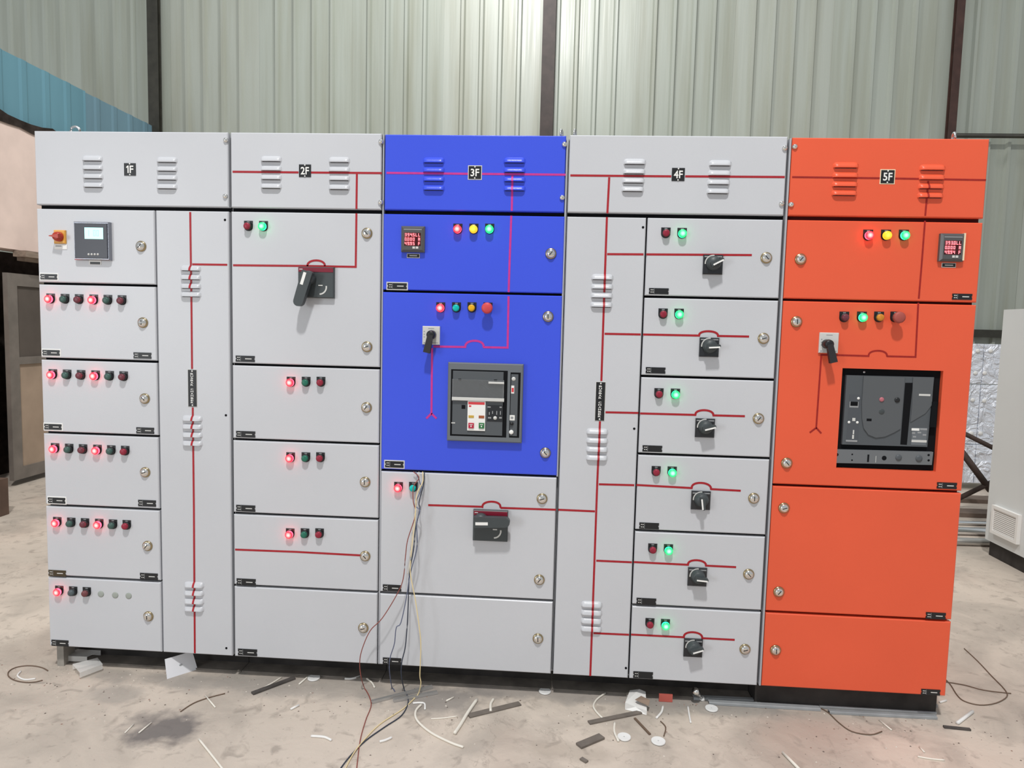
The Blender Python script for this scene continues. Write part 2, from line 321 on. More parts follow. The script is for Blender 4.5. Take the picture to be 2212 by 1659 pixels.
# left wall: pink plaster over a gateway, blue sheets above
pink = paint('pink_plaster', (0.86, 0.69, 0.62), 0.85, spec=0.15, var=0.10, vscale=4, bump=0.4, bscale=25)
plaster_shade = paint('shaded_rough_plaster', (0.045, 0.036, 0.032), 0.95, spec=0.05, var=0.4, vscale=14, bump=0.8, bscale=30)  # shadow under the sheets and inside the gateway put into this colour
bsheet = paint('blue_sheet', (0.135, 0.295, 0.37), 0.45, spec=0.4, var=0.16, vscale=2.5, stretch=(1, 1, 0.12))
bsheet2 = paint('faded_blue_sheet', (0.16, 0.28, 0.35), 0.5, spec=0.35, var=0.16, vscale=2.5, stretch=(1, 1, 0.12))
XL = -4.13
m_ = MB()
m_.box(XL-0.2, XL, 0.0, 4.9, 1.93, 2.965, pink); m_.box(XL-0.2, XL, 3.95, 4.9, 0, 1.93, pink); m_.box(XL-0.2, XL, 0.0, 1.7, 0, 1.93, pink)
wl = m_.build('wall_left', label='pink plastered wall with a gateway and blue sheets above', kind='structure')
m_ = MB()
n = 40                                            # rough mortar line, the shadow under the sheets put into its dark colour
pts = [(0.0 + 4.9*i/n, 2.965 + random.uniform(0.0, 0.05)) for i in range(n+1)]
vs = [(XL+0.012, y, 2.93 - random.uniform(0, 0.04)) for y, z in pts] + [(XL+0.012, y, z) for y, z in pts] + [(XL-0.16, y, z) for y, z in pts]
m_.add(vs, [(i, i+1, n+2+i, n+1+i) for i in range(n)] + [(n+1+i, n+2+i, 2*n+3+i, 2*n+2+i) for i in range(n)], plaster_shade)
m_.build('wall_head', wl, label='rough mortar along the plaster top, coloured dark as shadow under the sheets')
for i, (y0, y1) in enumerate(((0.6, 1.63), (1.62, 2.65), (2.64, 3.83), (3.82, 4.95))):
    pr = [];  k = 0
    y = y0
    while y < y1 - 0.02:
        for dy, dx in ((0, 0), (0.13, 0), (0.155, 0.008), (0.205, 0.008), (0.23, 0)): pr.append((min(y+dy, y1), dx))
        y += 0.26
    s_ = MB(); off = XL - 0.06 + (0.004 if i % 2 else 0)
    s_.add([(off+dx, y, z) for y, dx in pr for z in (2.93 + 0.0, 3.515 - 0.012*i)], [(2*k, 2*k+2, 2*k+3, 2*k+1) for k in range(len(pr)-1)], bsheet if i % 2 == 0 else bsheet2)
    s_.build('sheet', wl)
# gateway
gate_fr = paint('grey_brown_gate_steel', (0.20, 0.175, 0.155), 0.6, var=0.2, vscale=8)
gate_up = paint('dark_gate_panel', (0.115, 0.095, 0.082), 0.7, var=0.2, vscale=4)
gate_lo = paint('beige_gate_panel', (0.40, 0.30, 0.225), 0.7, var=0.15, vscale=4)
def sideframe(mb, x0, x1, y0, y1, z0, z1, m, wd):
    mb.box(x0, x1, y0, y0+wd, z0, z1, m); mb.box(x0, x1, y1-wd, y1, z0, z1, m); mb.box(x0, x1, y0+wd, y1-wd, z0, z0+wd, m); mb.box(x0, x1, y0+wd, y1-wd, z1-wd, z1, m)
g = MB(); sideframe(g, XL-0.05, XL-0.01, 2.78, 3.92, 0.05, 1.74, gate_fr, 0.10); g.box(XL-0.05, XL-0.01, 2.88, 3.82, 1.00, 1.06, gate_fr)
gate = g.build('door_1', label='steel gate leaf with dark upper and beige lower panel in the left wall', kind='structure')
g = MB(); g.box(XL-0.036, XL-0.026, 2.88, 3.82, 1.06, 1.64, gate_up); g.build('panel', gate, label='dark upper panel')
g = MB(); g.box(XL-0.036, XL-0.026, 2.88, 3.82, 0.15, 1.00, gate_lo); g.build('panel', gate, label='beige lower panel')
g = MB(); sideframe(g, XL-0.16, XL-0.12, 1.75, 2.74, 0.05, 1.66, gate_fr, 0.04)
gate2 = g.build('door_2', label='gate leaf with pale upper and brown lower panel at the left edge', kind='structure')
g = MB(); g.box(XL-0.148, XL-0.138, 1.79, 2.70, 0.70, 1.62, pink); g.build('panel', gate2, label='pale pink upper panel')
g = MB(); g.box(XL-0.148, XL-0.138, 1.79, 2.70, 0.09, 0.70, paint('brown_gate_panel', (0.085, 0.05, 0.035), 0.7)); g.build('panel', gate2, label='dark brown lower panel')
g = MB(); g.tube(smooth_path([(XL-0.135, 2.60, 1.18), (XL-0.10, 2.61, 1.20), (XL-0.10, 2.61, 1.32), (XL-0.135, 2.60, 1.34)], 4), 0.008, gate_fr); g.build('handle', gate2)
g = MB(); g.box(XL-0.5, XL-0.46, 1.6, 4.0, 0, 1.95, plaster_shade); g.build('trim_6', label='dark backing coloured as the shaded space behind the gateway', kind='structure')  # the gateway's inner shade painted as a dark sheet
plank = paint('weathered_timber', (0.30, 0.23, 0.18), 0.8, var=0.3, vscale=9, stretch=(4, 1, 8))
g = MB(); g.box(XL-0.02, XL+0.09, 2.86, 3.96, 1.875, 1.925, plank); g.box(XL-0.02, XL+0.05, 2.90, 3.96, 1.845, 1.875, plank); g.build('trim_7', label='rough timber lintel boards over the gate', kind='structure')

# ---------------------------------------------------------------- shared small parts of the switchboard
def mesh_louvre(wd, h, dep, m):
    mb = MB(); nu, nv = 20, 8; a = 0.62; vs = []
    for j in range(nv+1):
        v = j/nv
        for i in range(nu+1):
            u = -1 + 2*i/nu
            e = 1.0 if abs(u) < a else math.sqrt(max(0.0, 1 - ((abs(u)-a)/(1-a))**2))
            vs.append((u*wd/2, -dep*e*math.sin(v*PI/2)**0.8, h*(0.5 - v)*(0.55+0.45*e) - h*0.225*(1-e)))
    st = nu+1
    mb.add(vs, [(j*st+i, (j+1)*st+i, (j+1)*st+i+1, j*st+i+1) for j in range(nv) for i in range(nu)], m, True)
    k0 = nv*st
    low = [vs[k0+i] for i in range(st)]; bk = [(x, 0.0, z) for x, y, z in low]
    mb.add(low + bk, [(i, st+i, st+i+1, i+1) for i in range(nu)], m)
    mb.add([(-wd*0.43, -0.0004, -h*0.5-0.0022), (wd*0.43, -0.0004, -h*0.5-0.0022), (wd*0.43, -0.0004, -h*0.5+0.002), (-wd*0.43, -0.0004, -h*0.5+0.002)], [(0, 1, 2, 3)], slot)
    return mb.mesh('louvre')
LH, LD = 0.0195, 0.0125
LOUV = {grey: mesh_louvre(0.078, LH, LD, grey), blue: mesh_louvre(0.078, LH, LD, blue), orange: mesh_louvre(0.086, LH, LD, orange)}
def mesh_lock(c1, c2, ang):
    mb = MB(); mb.lathe([(0.0200, 0.0), (0.0200, 0.003), (0.018, 0.0055), (0.0155, 0.006)], (0,0,0), c1, 24, cap=False)
    mb.lathe([(0.0155, 0.006), (0.0150, 0.0085), (0.012, 0.0115), (0.007, 0.0130), (0.002, 0.0135)], (0,0,0), c2, 24)
    ca, sa = math.cos(ang), math.sin(ang); L, W2 = 0.0085, 0.0016
    mb.add([(ca*x-sa*z, -0.0140, sa*x+ca*z) for x, z in ((-L,-W2),(L,-W2),(L,W2),(-L,W2))], [(0,1,2,3)], slot); return mb.mesh('lock')
LOCKS = [mesh_lock(brass, chrome, a) for a in (0.3, 0.9, 1.6, 2.3)]
BOLT = MB(); BOLT.lathe([(0.0095, 0.0), (0.0095, 0.002), (0.0082, 0.0055), (0.005, 0.008), (0.001, 0.009)], (0,0,0), chrome, 14); BOLT = BOLT.mesh('bolt')
HOLE = MB(); HOLE.lathe([(0.0045, 0.0), (0.0042, 0.0012), (0.002, 0.0013)], (0,0,0), black_and_gap_shade, 12); HOLE = HOLE.mesh('screw')
def mesh_legend():
    mb = MB(); mb.prism([(-0.0165, 0.021), (-0.0165, 0.0)] + arc(0, 0, 0.0165, 0.0165, 190, 350, 10) + [(0.0165, 0.0), (0.0165, 0.021)], -0.002, 0.0, blackp)
    mb.box(-0.005, 0.005, -0.0024, -0.002, 0.0155, 0.0185, midmark); return mb.mesh('legend_plate')
LEGEND = mesh_legend()
COLLAR = MB(); COLLAR.lathe([(0.0148, 0.002), (0.0148, 0.009), (0.0138, 0.0105), (0.0118, 0.0108)], (0,0,0), blackp, 20, cap=False); COLLAR = COLLAR.mesh('pilot_lamp')
LENSM = {}
for k_, m_l in LENS.items():
    mb = MB(); lit = k_ in 'RYG'; r = 0.0147 if lit else 0.0124
    if lit: mb.lathe([(r, 0.0085), (r, 0.0165)], (0,0,0), GLOW[k_], 20, cap=False)
    mb.lathe([(r, 0.0164), (r*0.93, 0.0185), (r*0.75, 0.020), (r*0.4, 0.0208), (r*0.05, 0.021)], (0,0,0), m_l, 20)
    if not lit: mb.lathe([(r, 0.009), (r, 0.0164)], (0,0,0), m_l, 20, cap=False)
    LENSM[k_] = mb.mesh('lens')
def lamp(cab, px, py, k, z=None, x=None):
    p = P(px, py); loc = Vector((p.x if x is None else x, 0, p.z if z is None else z))
    o = place('pilot_lamp', COLLAR, loc, cab); place('legend_plate', LEGEND, loc, o); place('lens', LENSM[k], loc, o, label=lens_names[k]); return o
def lock(door, px, py):
    lock.n += 1; return place('lock', LOCKS[lock.n % 4], P(px, py), door)
lock.n = 0
def louvres(door, pxc, pys, m, px_slope=0.0):
    return [place('louvre', LOUV[m], P(pxc + px_slope*i, y), door) for i, y in enumerate(pys)]
def nameplate(door, px, py, wpx=41, hpx=13, border=None, face=None, dash=True):
    a = P(px-wpx/2, py+hpx/2); b = P(px+wpx/2, py-hpx/2); c = P(px, py); w2 = (b.x-a.x)/2; h2 = (b.z-a.z)/2
    mb = MB()
    if border: mb.plate(-w2-0.004, w2+0.004, -h2-0.004, h2+0.004, -0.0012, 0, border, 0.0006)
    n_ = h2*0.3                                   # notched ends
    mb.prism([(-w2,-h2),(w2,-h2),(w2,-n_),(w2-n_,0),(w2,n_),(w2,h2),(-w2,h2),(-w2,n_),(-w2+n_,0),(-w2,-n_)], -0.0020, 0, face or blackp)
    x = -w2 + w2*0.52; y = -0.0023                # boxed sign at the left, a dash at the right
    mb.add([(x-0.0006,y,-h2*0.8),(x+0.0006,y,-h2*0.8),(x+0.0006,y,h2*0.8),(x-0.0006,y,h2*0.8)], [(0,1,2,3)], midmark)
    for dx, dz in ((0.22, 0.4), (0.38, 0.4), (0.22, -0.35), (0.40, -0.35)):
        xx = -w2 + w2*dx; mb.add([(xx-0.0020,y,h2*dz-0.0016),(xx+0.0020,y,h2*dz-0.0016),(xx+0.0020,y,h2*dz+0.0016),(xx-0.0020,y,h2*dz+0.0016)], [(0,1,2,3)], palegrey)
    if dash: mb.add([(w2*0.0,y,-0.0017),(w2*0.68,y,-0.0017),(w2*0.68,y,0.0017),(w2*0.0,y,0.0017)], [(0,1,2,3)], palegrey)
    return place('nameplate', mb.mesh('nameplate'), c, door)
def section_plate(cover, px, py, s, border=None):
    c = P(px, py); h = 0.0225; mb = MB()
    if border: mb.plate(-h-0.003, h+0.003, -h-0.003, h+0.003, -0.0012, 0, border, 0.0006)
    mb.plate(-h, h, -h, h, -0.0022, 0, blackp, 0.0006); 
    if s == '1F':
        mb.add([(x, -0.0026, z) for x, z in ((-.0085,-.0135),(-.0040,-.0135),(-.0040,.0135),(-.0075,.0135),(-.0135,.0085),(-.0135,.0040),(-.0085,.0075))], [(0,1,2,3,6),(3,4,5,6)], white)
        put_text(mb, 'F', 0.0070, -0.0026, 0.0, 0.027, white, 0.0145)
    else: put_text(mb, s, 0, -0.0026, 0.0, 0.027, white, 0.031)
    for z in (-h+0.003, h-0.003): mb.lathe([(0.0028, 0.0022), (0.0024, 0.0034)], (0, 0, z), white, 8)
    return place('section_plate', mb.mesh('section_plate'), c, cover, label='black plate lettered %s' % s)
def busbar_plate(door, px, py, hpx):
    a = P(px, py-hpx/2).z; b = P(px, py+hpx/2).z; c = P(px, py); h = (a-b)/2; mb = MB(); w2 = 0.0165
    mb.plate(-w2-0.002, w2+0.002, -h-0.002, h+0.002, -0.0012, 0, palegrey, 0.0006); mb.plate(-w2, w2, -h, h, -0.0024, 0, blackp, 0.0006)
    s = 'BUSBAR CHAMBER'; st = (2*h - 0.022)/len(s)
    for i, ch in enumerate(s):
        if ch != ' ': put_text(mb, ch, -0.001, -0.0028, h - 0.011 - st*(i+0.5), st*0.74, white, 0.0105)
    for z in (-h+0.005, h-0.005): mb.lathe([(0.0032, 0.0024), (0.0028, 0.0036)], (0, 0, z), white, 8)
    return place('chamber_plate', mb.mesh('chamber_plate'), c, door, label='tall black plate lettered BUSBAR CHAMBER')
def mimic(door, pts, m, wd=0.0075, over=()):
    q = []
    for p in pts: v = P(*p); q.append((v.x, v.z))
    if over:                                      # tape laid down over the louvre hoods
        zs = sorted(((o.z + LH/2, o.z - LH/2) for o in over), reverse=True); out = []
        for i in range(len(q)-1):
            (xa, za), (xb, zb) = q[i], q[i+1]; out.append((xa, za, 0.0))
            for zt, zl in zs:
                if za > zt and zb < zl:
                    f = lambda z: xa + (xb-xa)*(z-za)/(zb-za)
                    for k in range(0, 6):
                        v = k/5; z = zt + (zl-zt)*v; out.append((f(z), z, -LD*math.sin(v*PI/2)**0.8 - 0.0004))
                    out.append((f(zl-0.0012), zl-0.0012, 0.0))
        out.append((q[-1][0], q[-1][1], 0.0)); q = out
    mb = MB(); mb.ribbon(q, wd, m); return mb.build('mimic_line', door)
def arch_px(xa, xb, yb, yt, n=12):                # hump of the mimic line in photo pixels
    c = (xa+xb)/2; return [(c - (xb-xa)/2*math.cos(PI*i/n), yb - (yb-yt)*math.sin(PI*i/n)**0.8) for i in range(n+1)]
def door(cab, x0, x1, z0, z1, m, name='door', hole=None, label=None):
    mb = MB()
    if not hole: mb.plate(x0, x1, z0, z1, 0.0, 0.022, m, 0.0035)
    else:
        a0, a1, b0, b1 = hole; c = 0.0035
        o = [(x0,z0),(x1,z0),(x1,z1),(x0,z1)]; i = [(x0+c,z0+c),(x1-c,z0+c),(x1-c,z1-c),(x0+c,z1-c)]; h = [(a0,b0),(a1,b0),(a1,b1),(a0,b1)]
        vs = [(p,0,q) for p,q in i] + [(p,c,q) for p,q in o] + [(p,0.022,q) for p,q in o] + [(p,0,q) for p,q in h] + [(p,0.022,q) for p,q in h]
        fs = []
        for k in range(4):
            l = (k+1) % 4; fs += [(k,l,12+l,12+k), (k,4+k,4+l,l), (4+k,8+k,8+l,4+l), (12+k,12+l,16+l,16+k), (8+k,16+k,16+l,8+l)]
        mb.add(vs, fs, m)
    return mb.build(name, cab, label=label)
gap_shade_o = paint('dark_maroon_gap_shade', (0.06, 0.006, 0.006), 0.7, spec=0.2)  # door gap shade with the orange bounce put into the colour
def cabinet(x0, x1, label, yp=0.052, cm=None):
    cm = cm or carc
    t = thing('switchboard_cabinet', ((x0+x1)/2, 0.4, 0), label, 'electrical cabinet', 'switchboard cabinets bolted side by side')
    mb = MB(); mb.box(x0+0.001, x1-0.001, 0.030, 0.80, 0.098, 2.088, cm); mb.build('carcass', t)
    mb = MB(); mb.box(x0+0.003, x1-0.003, 0.0235, 0.0298, 0.104, 2.082, black_and_gap_shade if cm is carc else gap_shade_o); mb.build('black_and_gap_shade', t, label='dark sheet behind the doors, coloured as the shade in the gaps')  # sheet added to darken the gaps: their shade is in its colour
    mb = MB()
    mb.box(x0+0.001, x1-0.001, yp, yp+0.006, 0.0, 0.098, plinth_m); mb.box(x0+0.001, x1-0.001, yp-0.012, yp+0.05, 0.092, 0.098, plinth_m); mb.build('plinth', t, label='black steel channel plinth'); fl = MB(); fl.box(x0+0.001, x1-0.001, 0.066 if yp > 0.1 else yp-0.002, yp, 0.0, 0.007, flange_m); fl.build('plinth_flange', t, label='dusty bottom flange'); mb = MB()
    mb.box(x0+0.001, x1-0.001, 0.74, 0.746, 0.0, 0.098, plinth_m); mb.box(x0+0.001, x0+0.007, yp+0.006, 0.74, 0.0, 0.098, plinth_m); mb.box(x1-0.007, x1-0.001, yp+0.006, 0.74, 0.0, 0.098, plinth_m)
    mb.build('plinth_sides', t); return t
flange_m = paint('dusty_flange', (0.19, 0.17, 0.15), 0.85, spec=0.15, var=0.4, vscale=10)
plinth_m = paint('dusty_black_channel', (0.040, 0.036, 0.034), 0.6, spec=0.3, var=0.5, vscale=9)
def eyebolt(cab, px, side=False):
    c = P(px, 280); mb = MB(); X = c.x; Y = 0.06
    mb.tube([(X+(0.003 if side else 0.015)*math.cos(a*PI/8), Y+(0.015 if side else 0.004)*math.cos(a*PI/8), 2.113+0.015*math.sin(a*PI/8)) for a in range(16)], 0.0045, steel, 8, True)
    mb.lathe([(0.012, 0), (0.012, 0.006), (0.007, 0.012)], (X, Y, 2.088), steel, 12, axis='z'); mb.build('eyebolt', cab)
ZS = [0.1, 0.385, 0.670, 0.957, 1.243, 1.530, 1.812, 2.095]
ZT = 1.824; GX = 0.005; GZ = 0.0045
def rows(i, j): return (ZS[i] + (GZ if i else 0), ZS[j] - (GZ if j < 6 else 0.003))
X1, X2, X3, X4, X5, X6 = -1.719, -0.968, -0.395, 0.275, 1.047, 1.716

# ---------------------------------------------------------------- big and small handles, meters, breakers
def box_rot(mb, c, ang, L0, L1, w0, w1, y0, y1, m, rnd=True, seg=8):     # bar from L0 to L1 along ang with rounded far end, front y1 (towards viewer is -y)
    d = Vector((math.cos(ang), math.sin(ang))); q = Vector((-d.y, d.x)); pts = []
    pts += [(L0, w0/2), (L0, -w0/2)]
    if rnd: pts += [(L1 + w1/2*math.sin(PI*k/seg), -w1/2*math.cos(PI*k/seg)) for k in range(seg+1)]
    else: pts += [(L1, -w1/2), (L1, w1/2)]
    out = [(c[0]+d.x*a+q.x*b, c[1]+d.y*a+q.y*b) for a, b in pts]
    mb.prism(out, -y1, -y0, m, cap_back=True)
def small_handle(cab, pxc, pyc, deg):
    c = P(pxc, pyc); s = 0.0345; mb = MB()
    mb.plate(c.x-s, c.x+s, c.z-s, c.z+s, -0.011, 0, black_gloss, 0.003)
    mb.box(c.x-s+0.003, c.x-s+0.018, -0.0114, -0.011, c.z+s-0.009, c.z+s-0.005, midmark); mb.box(c.x+0.008, c.x+s-0.004, -0.0114, -0.011, c.z+s-0.009, c.z+s-0.005, midmark)
    o = mb.build('rotary_switch', cab)
    k = MB(); kc = (c.x+0.001, c.z+0.004)
    k.lathe([(0.026, 0.011), (0.026, 0.016), (0.0225, 0.020), (0.021, 0.030), (0.019, 0.033)], (kc[0], 0, kc[1]), handle_grey, 26)
    a = math.radians(deg); box_rot(k, kc, a, -0.016, 0.026, 0.017, 0.012, 0.030, 0.045, handle_grey)
    k.build('knob', o)
    k = MB(); box_rot(k, (kc[0]-math.sin(a)*-0.004, kc[1]-math.cos(a)*0.004), a, -0.010, 0.029, 0.0055, 0.0055, 0.045, 0.0458, white, False); k.build('pointer', o, label='white pointer stripe')
    k = MB(); pts = arc(kc[0]-0.0005, kc[1], 0.0285, 0.0285, 85, 185, 12); k.ribbon([(x, z, -0.0112) for x, z in pts], 0.004, palegrey); k.build('dial_arc', o, label='pale dial arc')
    return o
def big_handle(cab, px0, px1, py0, py1, hub, tip, mark_px):
    a = P(px0, py1); b = P(px1, py0); mb = MB(); mb.plate(a.x, b.x, a.z, b.z, -0.016, 0, handle_grey, 0.003)
    o = mb.build('rotary_handle', cab)
    k = MB(); k.plate(a.x+0.002, b.x-0.002, b.z-0.019, b.z-0.003, -0.0175, -0.016, red_band, 0.0006)
    k.box(a.x+0.006, a.x+0.018, -0.0178, -0.0175, b.z-0.011, b.z-0.008, palegrey); k.build('band', o, label='maroon band along the top')
    h = P(*hub); t = P(*tip); d = Vector((t.x-h.x, t.z-h.z)); L = d.length; ang = math.atan2(d.y, d.x)
    k = MB(); k.lathe([(0.026, 0.016), (0.026, 0.030), (0.022, 0.048)], (h.x, 0, h.z), handle_grey, 20)
    box_rot(k, (h.x, h.z), ang, -0.022, L, 0.040, 0.036, 0.034, 0.060, handle_grey); k.build('grip', o)
    k = MB(); n = (-math.sin(ang), math.cos(ang)); s = mark_px
    box_rot(k, (h.x+n[0]*s, h.z+n[1]*s), ang, -0.016, 0.030, 0.011, 0.011, 0.060, 0.0608, white, False); k.build('label', o, label='white label strip')
    k = MB(); cx, cz = (a.x+b.x)/2 + 0.014, a.z + 0.040
    k.ribbon([(x, z, -0.0162) for x, z in arc(cx, cz, 0.026, 0.026, -88, 10, 10)], 0.0055, palegrey); k.ribbon([(cx-0.004, cz+0.006, -0.0162), (cx+0.012, cz+0.006, -0.0162)], 0.004, palegrey); k.build('travel_mark', o, label='pale curved travel mark')
    return o
def selector(cab, px0, px1, py0, py1, hub, tip):
    a = P(px0, py1); b = P(px1, py0); mb = MB(); mb.plate(a.x, b.x, a.z, b.z, -0.008, 0, palegrey, 0.002); cx = (a.x+b.x)/2
    mb.box(cx-0.011, cx+0.011, -0.0083, -0.008, b.z-0.010, b.z-0.0075, midmark); mb.box(a.x+0.005, a.x+0.010, -0.0083, -0.008, a.z+0.004, a.z+0.009, midmark)
    mb.box(cx+0.000, b.x-0.005, -0.0083, -0.008, a.z+0.006, a.z+0.0085, midmark)
    for k in range(3): mb.box(a.x+0.005, a.x+0.009, -0.0083, -0.008, a.z+0.026+k*0.010, a.z+0.030+k*0.010, midmark)
    o = mb.build('selector_switch', cab); h = P(*hub); t = P(*tip); d = Vector((t.x-h.x, t.z-h.z)); ang = math.atan2(d.y, d.x)
    k = MB(); k.lathe([(0.0165, 0.008), (0.0165, 0.030), (0.015, 0.040), (0.010, 0.043)], (h.x, 0, h.z), blackp, 20)
    box_rot(k, (h.x, h.z), ang, 0.0, d.length, 0.020, 0.026, 0.030, 0.046, handle_black, False); k.build('lever', o, label='black pistol lever'); return o
handle_black = paint('black_lever_plastic', (0.022, 0.021, 0.024), 0.5)
estop_dull = paint('dusty_shaded_red', (0.36, 0.075, 0.06), 0.55)  # dust and shade on the head both put into this darker red
def estop(cab, px, py, m=None):
    c = P(px, py); c.y = 0; o = place('emergency_stop', COLLAR, c, cab); place('legend_plate', LEGEND, c, o)
    mb = MB(); mb.lathe([(0.012, 0.008), (0.012, 0.022), (0.0195, 0.026), (0.0205, 0.031), (0.0195, 0.037), (0.014, 0.040), (0.002, 0.041)], (0, 0, 0), m or estop_red, 24)
    place('mushroom_head', mb.mesh('mushroom_head'), c, o, label='red mushroom head'); return o
def meter(cab, px0, px1, py0, py1, lines, edge=None):
    a = P(px0, py1); b = P(px1, py0); w_ = b.x-a.x; h = b.z-a.z; mb = MB(); m = meter_m
    i = 0.008
    vs = [(a.x,0,a.z),(b.x,0,a.z),(b.x,0,b.z),(a.x,0,b.z),(a.x,-0.012,a.z),(b.x,-0.012,a.z),(b.x,-0.012,b.z),(a.x,-0.012,b.z),(a.x+i,-0.018,a.z+i),(b.x-i,-0.018,a.z+i),(b.x-i,-0.018,b.z-i),(a.x+i,-0.018,b.z-i)]
    mb.add(vs, [(k,(k+1)%4,4+(k+1)%4,4+k) for k in range(4)] + [(4+k,4+(k+1)%4,8+(k+1)%4,8+k) for k in range(4)] + [(8,9,10,11)], m)
    o = mb.build('panel_meter', cab); x0 = a.x+w_*0.15; x1 = a.x+w_*0.85; z1 = b.z-h*0.26; z0 = z1-h*0.50
    s = MB(); s.plate(x0, x1, z0, z1, -0.0192, -0.018, scr_led, 0.0006); s.build('screen', o)
    dg = MB(); rh = (z1-z0)/3; cw = (x1-x0)/6.1
    for r, ln in enumerate(lines):
        for k, ch in enumerate(ln):
            seven(dg, ch, x0+cw*(k+0.18), -0.0194, z1-rh*(r+1)+rh*0.14, cw*0.66, rh*0.72, led, 0.0017)
    for r, k in enumerate((3, 1, 2)): dg.box(x0+cw*(k+0.02)-.0006, x0+cw*(k+0.02)+.0006, -0.0200, -0.0194, z1-rh*(r+1)+rh*0.14, z1-rh*(r+1)+rh*0.14+.0016, led)
    dg.build('digits', o, label='glowing red digits')
    bt = MB()
    for k in range(2): bt.plate(x0+(x1-x0)*(0.50+0.2*k), x0+(x1-x0)*(0.66+0.2*k), z0-h*0.115, z0-h*0.03, -0.0196, -0.018, palegrey, 0.0006)
    bt.build('buttons', o)
    t = MB(); t.plate((a.x+b.x)/2-0.024, (a.x+b.x)/2+0.024, a.z-0.020, a.z-0.004, -0.0015, 0, palegrey, 0.0005); t.plate((a.x+b.x)/2-0.022, (a.x+b.x)/2+0.022, a.z-0.018, a.z-0.006, -0.0022, 0, blackp, 0.0005)
    t.box((a.x+b.x)/2-0.014, (a.x+b.x)/2+0.014, -0.0026, -0.0022, a.z-0.0135, a.z-0.0105, palegrey); t.build('nameplate', o)
    g_ = MB(); g_.box(a.x+i+0.002, b.x-i-0.002, -0.0186, -0.018, b.z-i-0.006, b.z-i-0.003, midmark); g_.build('brand_strip', o, label='pale strip along the top')
    if edge: e = MB(); e.box(b.x-0.003, b.x+0.003, -0.014, 0.0, a.z+0.004, b.z+0.002, cream_edge); e.build('edge_strip', o, label='cream edge strip')
    return o
meter_m = paint('meter_grey_plastic', (0.085, 0.085, 0.088), 0.3, spec=0.5)

# ---------------------------------------------------------------- cabinet 1F
c1 = cabinet(X1, X2, 'leftmost grey cabinet marked 1F, with five rows of red and green lamps', 0.135)
mb = MB(); mb.box(X1+0.002, X1+0.03, 0.035, 0.10, 0.0, 0.098, paint('dusty_leg', (0.30, 0.28, 0.25), 0.8, var=0.2, vscale=20)); mb.build('leg', c1, label='dusty grey leg at the left corner')
cv = door(c1, X1, X2-GX, ZT, 2.095, grey, 'top_cover')
louvres(cv, 200, (342, 361, 380, 399), grey, 0.7); louvres(cv, 361, (345, 364, 383, 402), grey)
section_plate(cv, 281, 366, '1F')
for q in ((488, 303), (487, 424)): place('bolt', BOLT, P(*q), cv)
XD = -1.2555
D = [door(c1, X1, XD-0.003, *rows(5-i, 6-i), grey) for i in range(6)]
for d_, q in zip(D, ((305,532), (309,697), (313,861), (314,1020), (319,1179), (321,1331))): lock(d_, *q)
nameplate(D[0], 106, 598, 36, 11, border=white)
brownp = paint('brown_plate', (0.05, 0.035, 0.015), 0.4)
for d_, l, r in ((D[1], (111,762), (308,768)), (D[2], (115,922), (314,930)), (D[3], (123,1081), (318,1087)), (D[4], (124,1238), (322,1245))):
    nameplate(d_, l[0], l[1], 37, 11, border=white if l[1] < 1100 else None, face=brownp if l[1] > 1200 else None); nameplate(d_, r[0], r[1], 38, 12)
nameplate(D[5], 130, 1389, 36, 11)
XL6 = [P(x, 647).x for x in (110, 141, 171.5, 203, 233.5, 264)]
for r, y in enumerate((648, 811.5, 971.5, 1131, 1279.5)):
    ks = ('RdmRdm', 'RdmRdm', 'RdmRdr', 'RdmRdr', 'Rsw')[r]
    for x, k in zip(XL6, ks): lamp(c1, 187, y, k, x=x)
for x, y in ((218, 1283), (249, 1285.5), (278, 1287)):
    mb = MB(); mb.lathe([(0.0125, 0.0), (0.0125, 0.0012), (0.010, 0.0022), (0.003, 0.0022)], P(x, y), plug_grey, 18); mb.build('hole_plug', D[5], label='grey blanking plug')
# isolator and controller on the first door
p = P(131, 512); mb = MB(); mb.plate(p.x-0.023, p.x+0.023, p.z-0.025, p.z+0.025, -0.008, 0, yellow_plate, 0.003); iso = mb.build('rotary_switch', c1, label='yellow switch plate')
k = MB(); k.lathe([(0.018, 0.008), (0.018, 0.016), (0.015, 0.026), (0.010, 0.028)], (p.x, 0, p.z), red_knob, 20); box_rot(k, (p.x, p.z), PI, -0.016, 0.020, 0.016, 0.003, 0.016, 0.036, red_knob, False); k.build('knob', iso, label='red pointed knob')
k = MB(); k.plate(p.x-0.025, p.x+0.025, p.z-0.046, p.z-0.028, -0.002, 0, white, 0.0006); k.box(p.x-0.020, p.x+0.004, -0.0023, -0.002, p.z-0.036, p.z-0.032, midmark); k.build('label', iso, label='white label')
a = P(166, 562); b = P(241, 481); mb = MB(); fr = paint('controller_silver_edge', (0.30, 0.31, 0.35), 0.18, metal=0.8)
mb.plate(a.x, b.x, a.z, b.z, -0.016, 0, fr, 0.004); ctl = mb.build('controller', c1, label='square controller with silver edge')
k = MB(); k.plate(a.x+0.005, b.x-0.005, a.z+0.005, b.z-0.005, -0.019, -0.016, paint('controller_face', (0.03, 0.032, 0.044), 0.3, spec=0.35), 0.002); k.build('face', ctl, label='glossy dark face')
s0 = P(183, 516, -0.019); s1 = P(222.5, 492, -0.019); k = MB(); k.plate(s0.x, s1.x, s0.z, s1.z, -0.0202, -0.019, lcd, 0.0008); k.build('screen', ctl, label='lit cyan screen')
k = MB()
for i, ch in enumerate('1 00'): seven(k, ch, s0.x+0.010+0.0125*i, -0.0204, s0.z+0.011, 0.008, 0.022, lcd_ink, 0.0014)
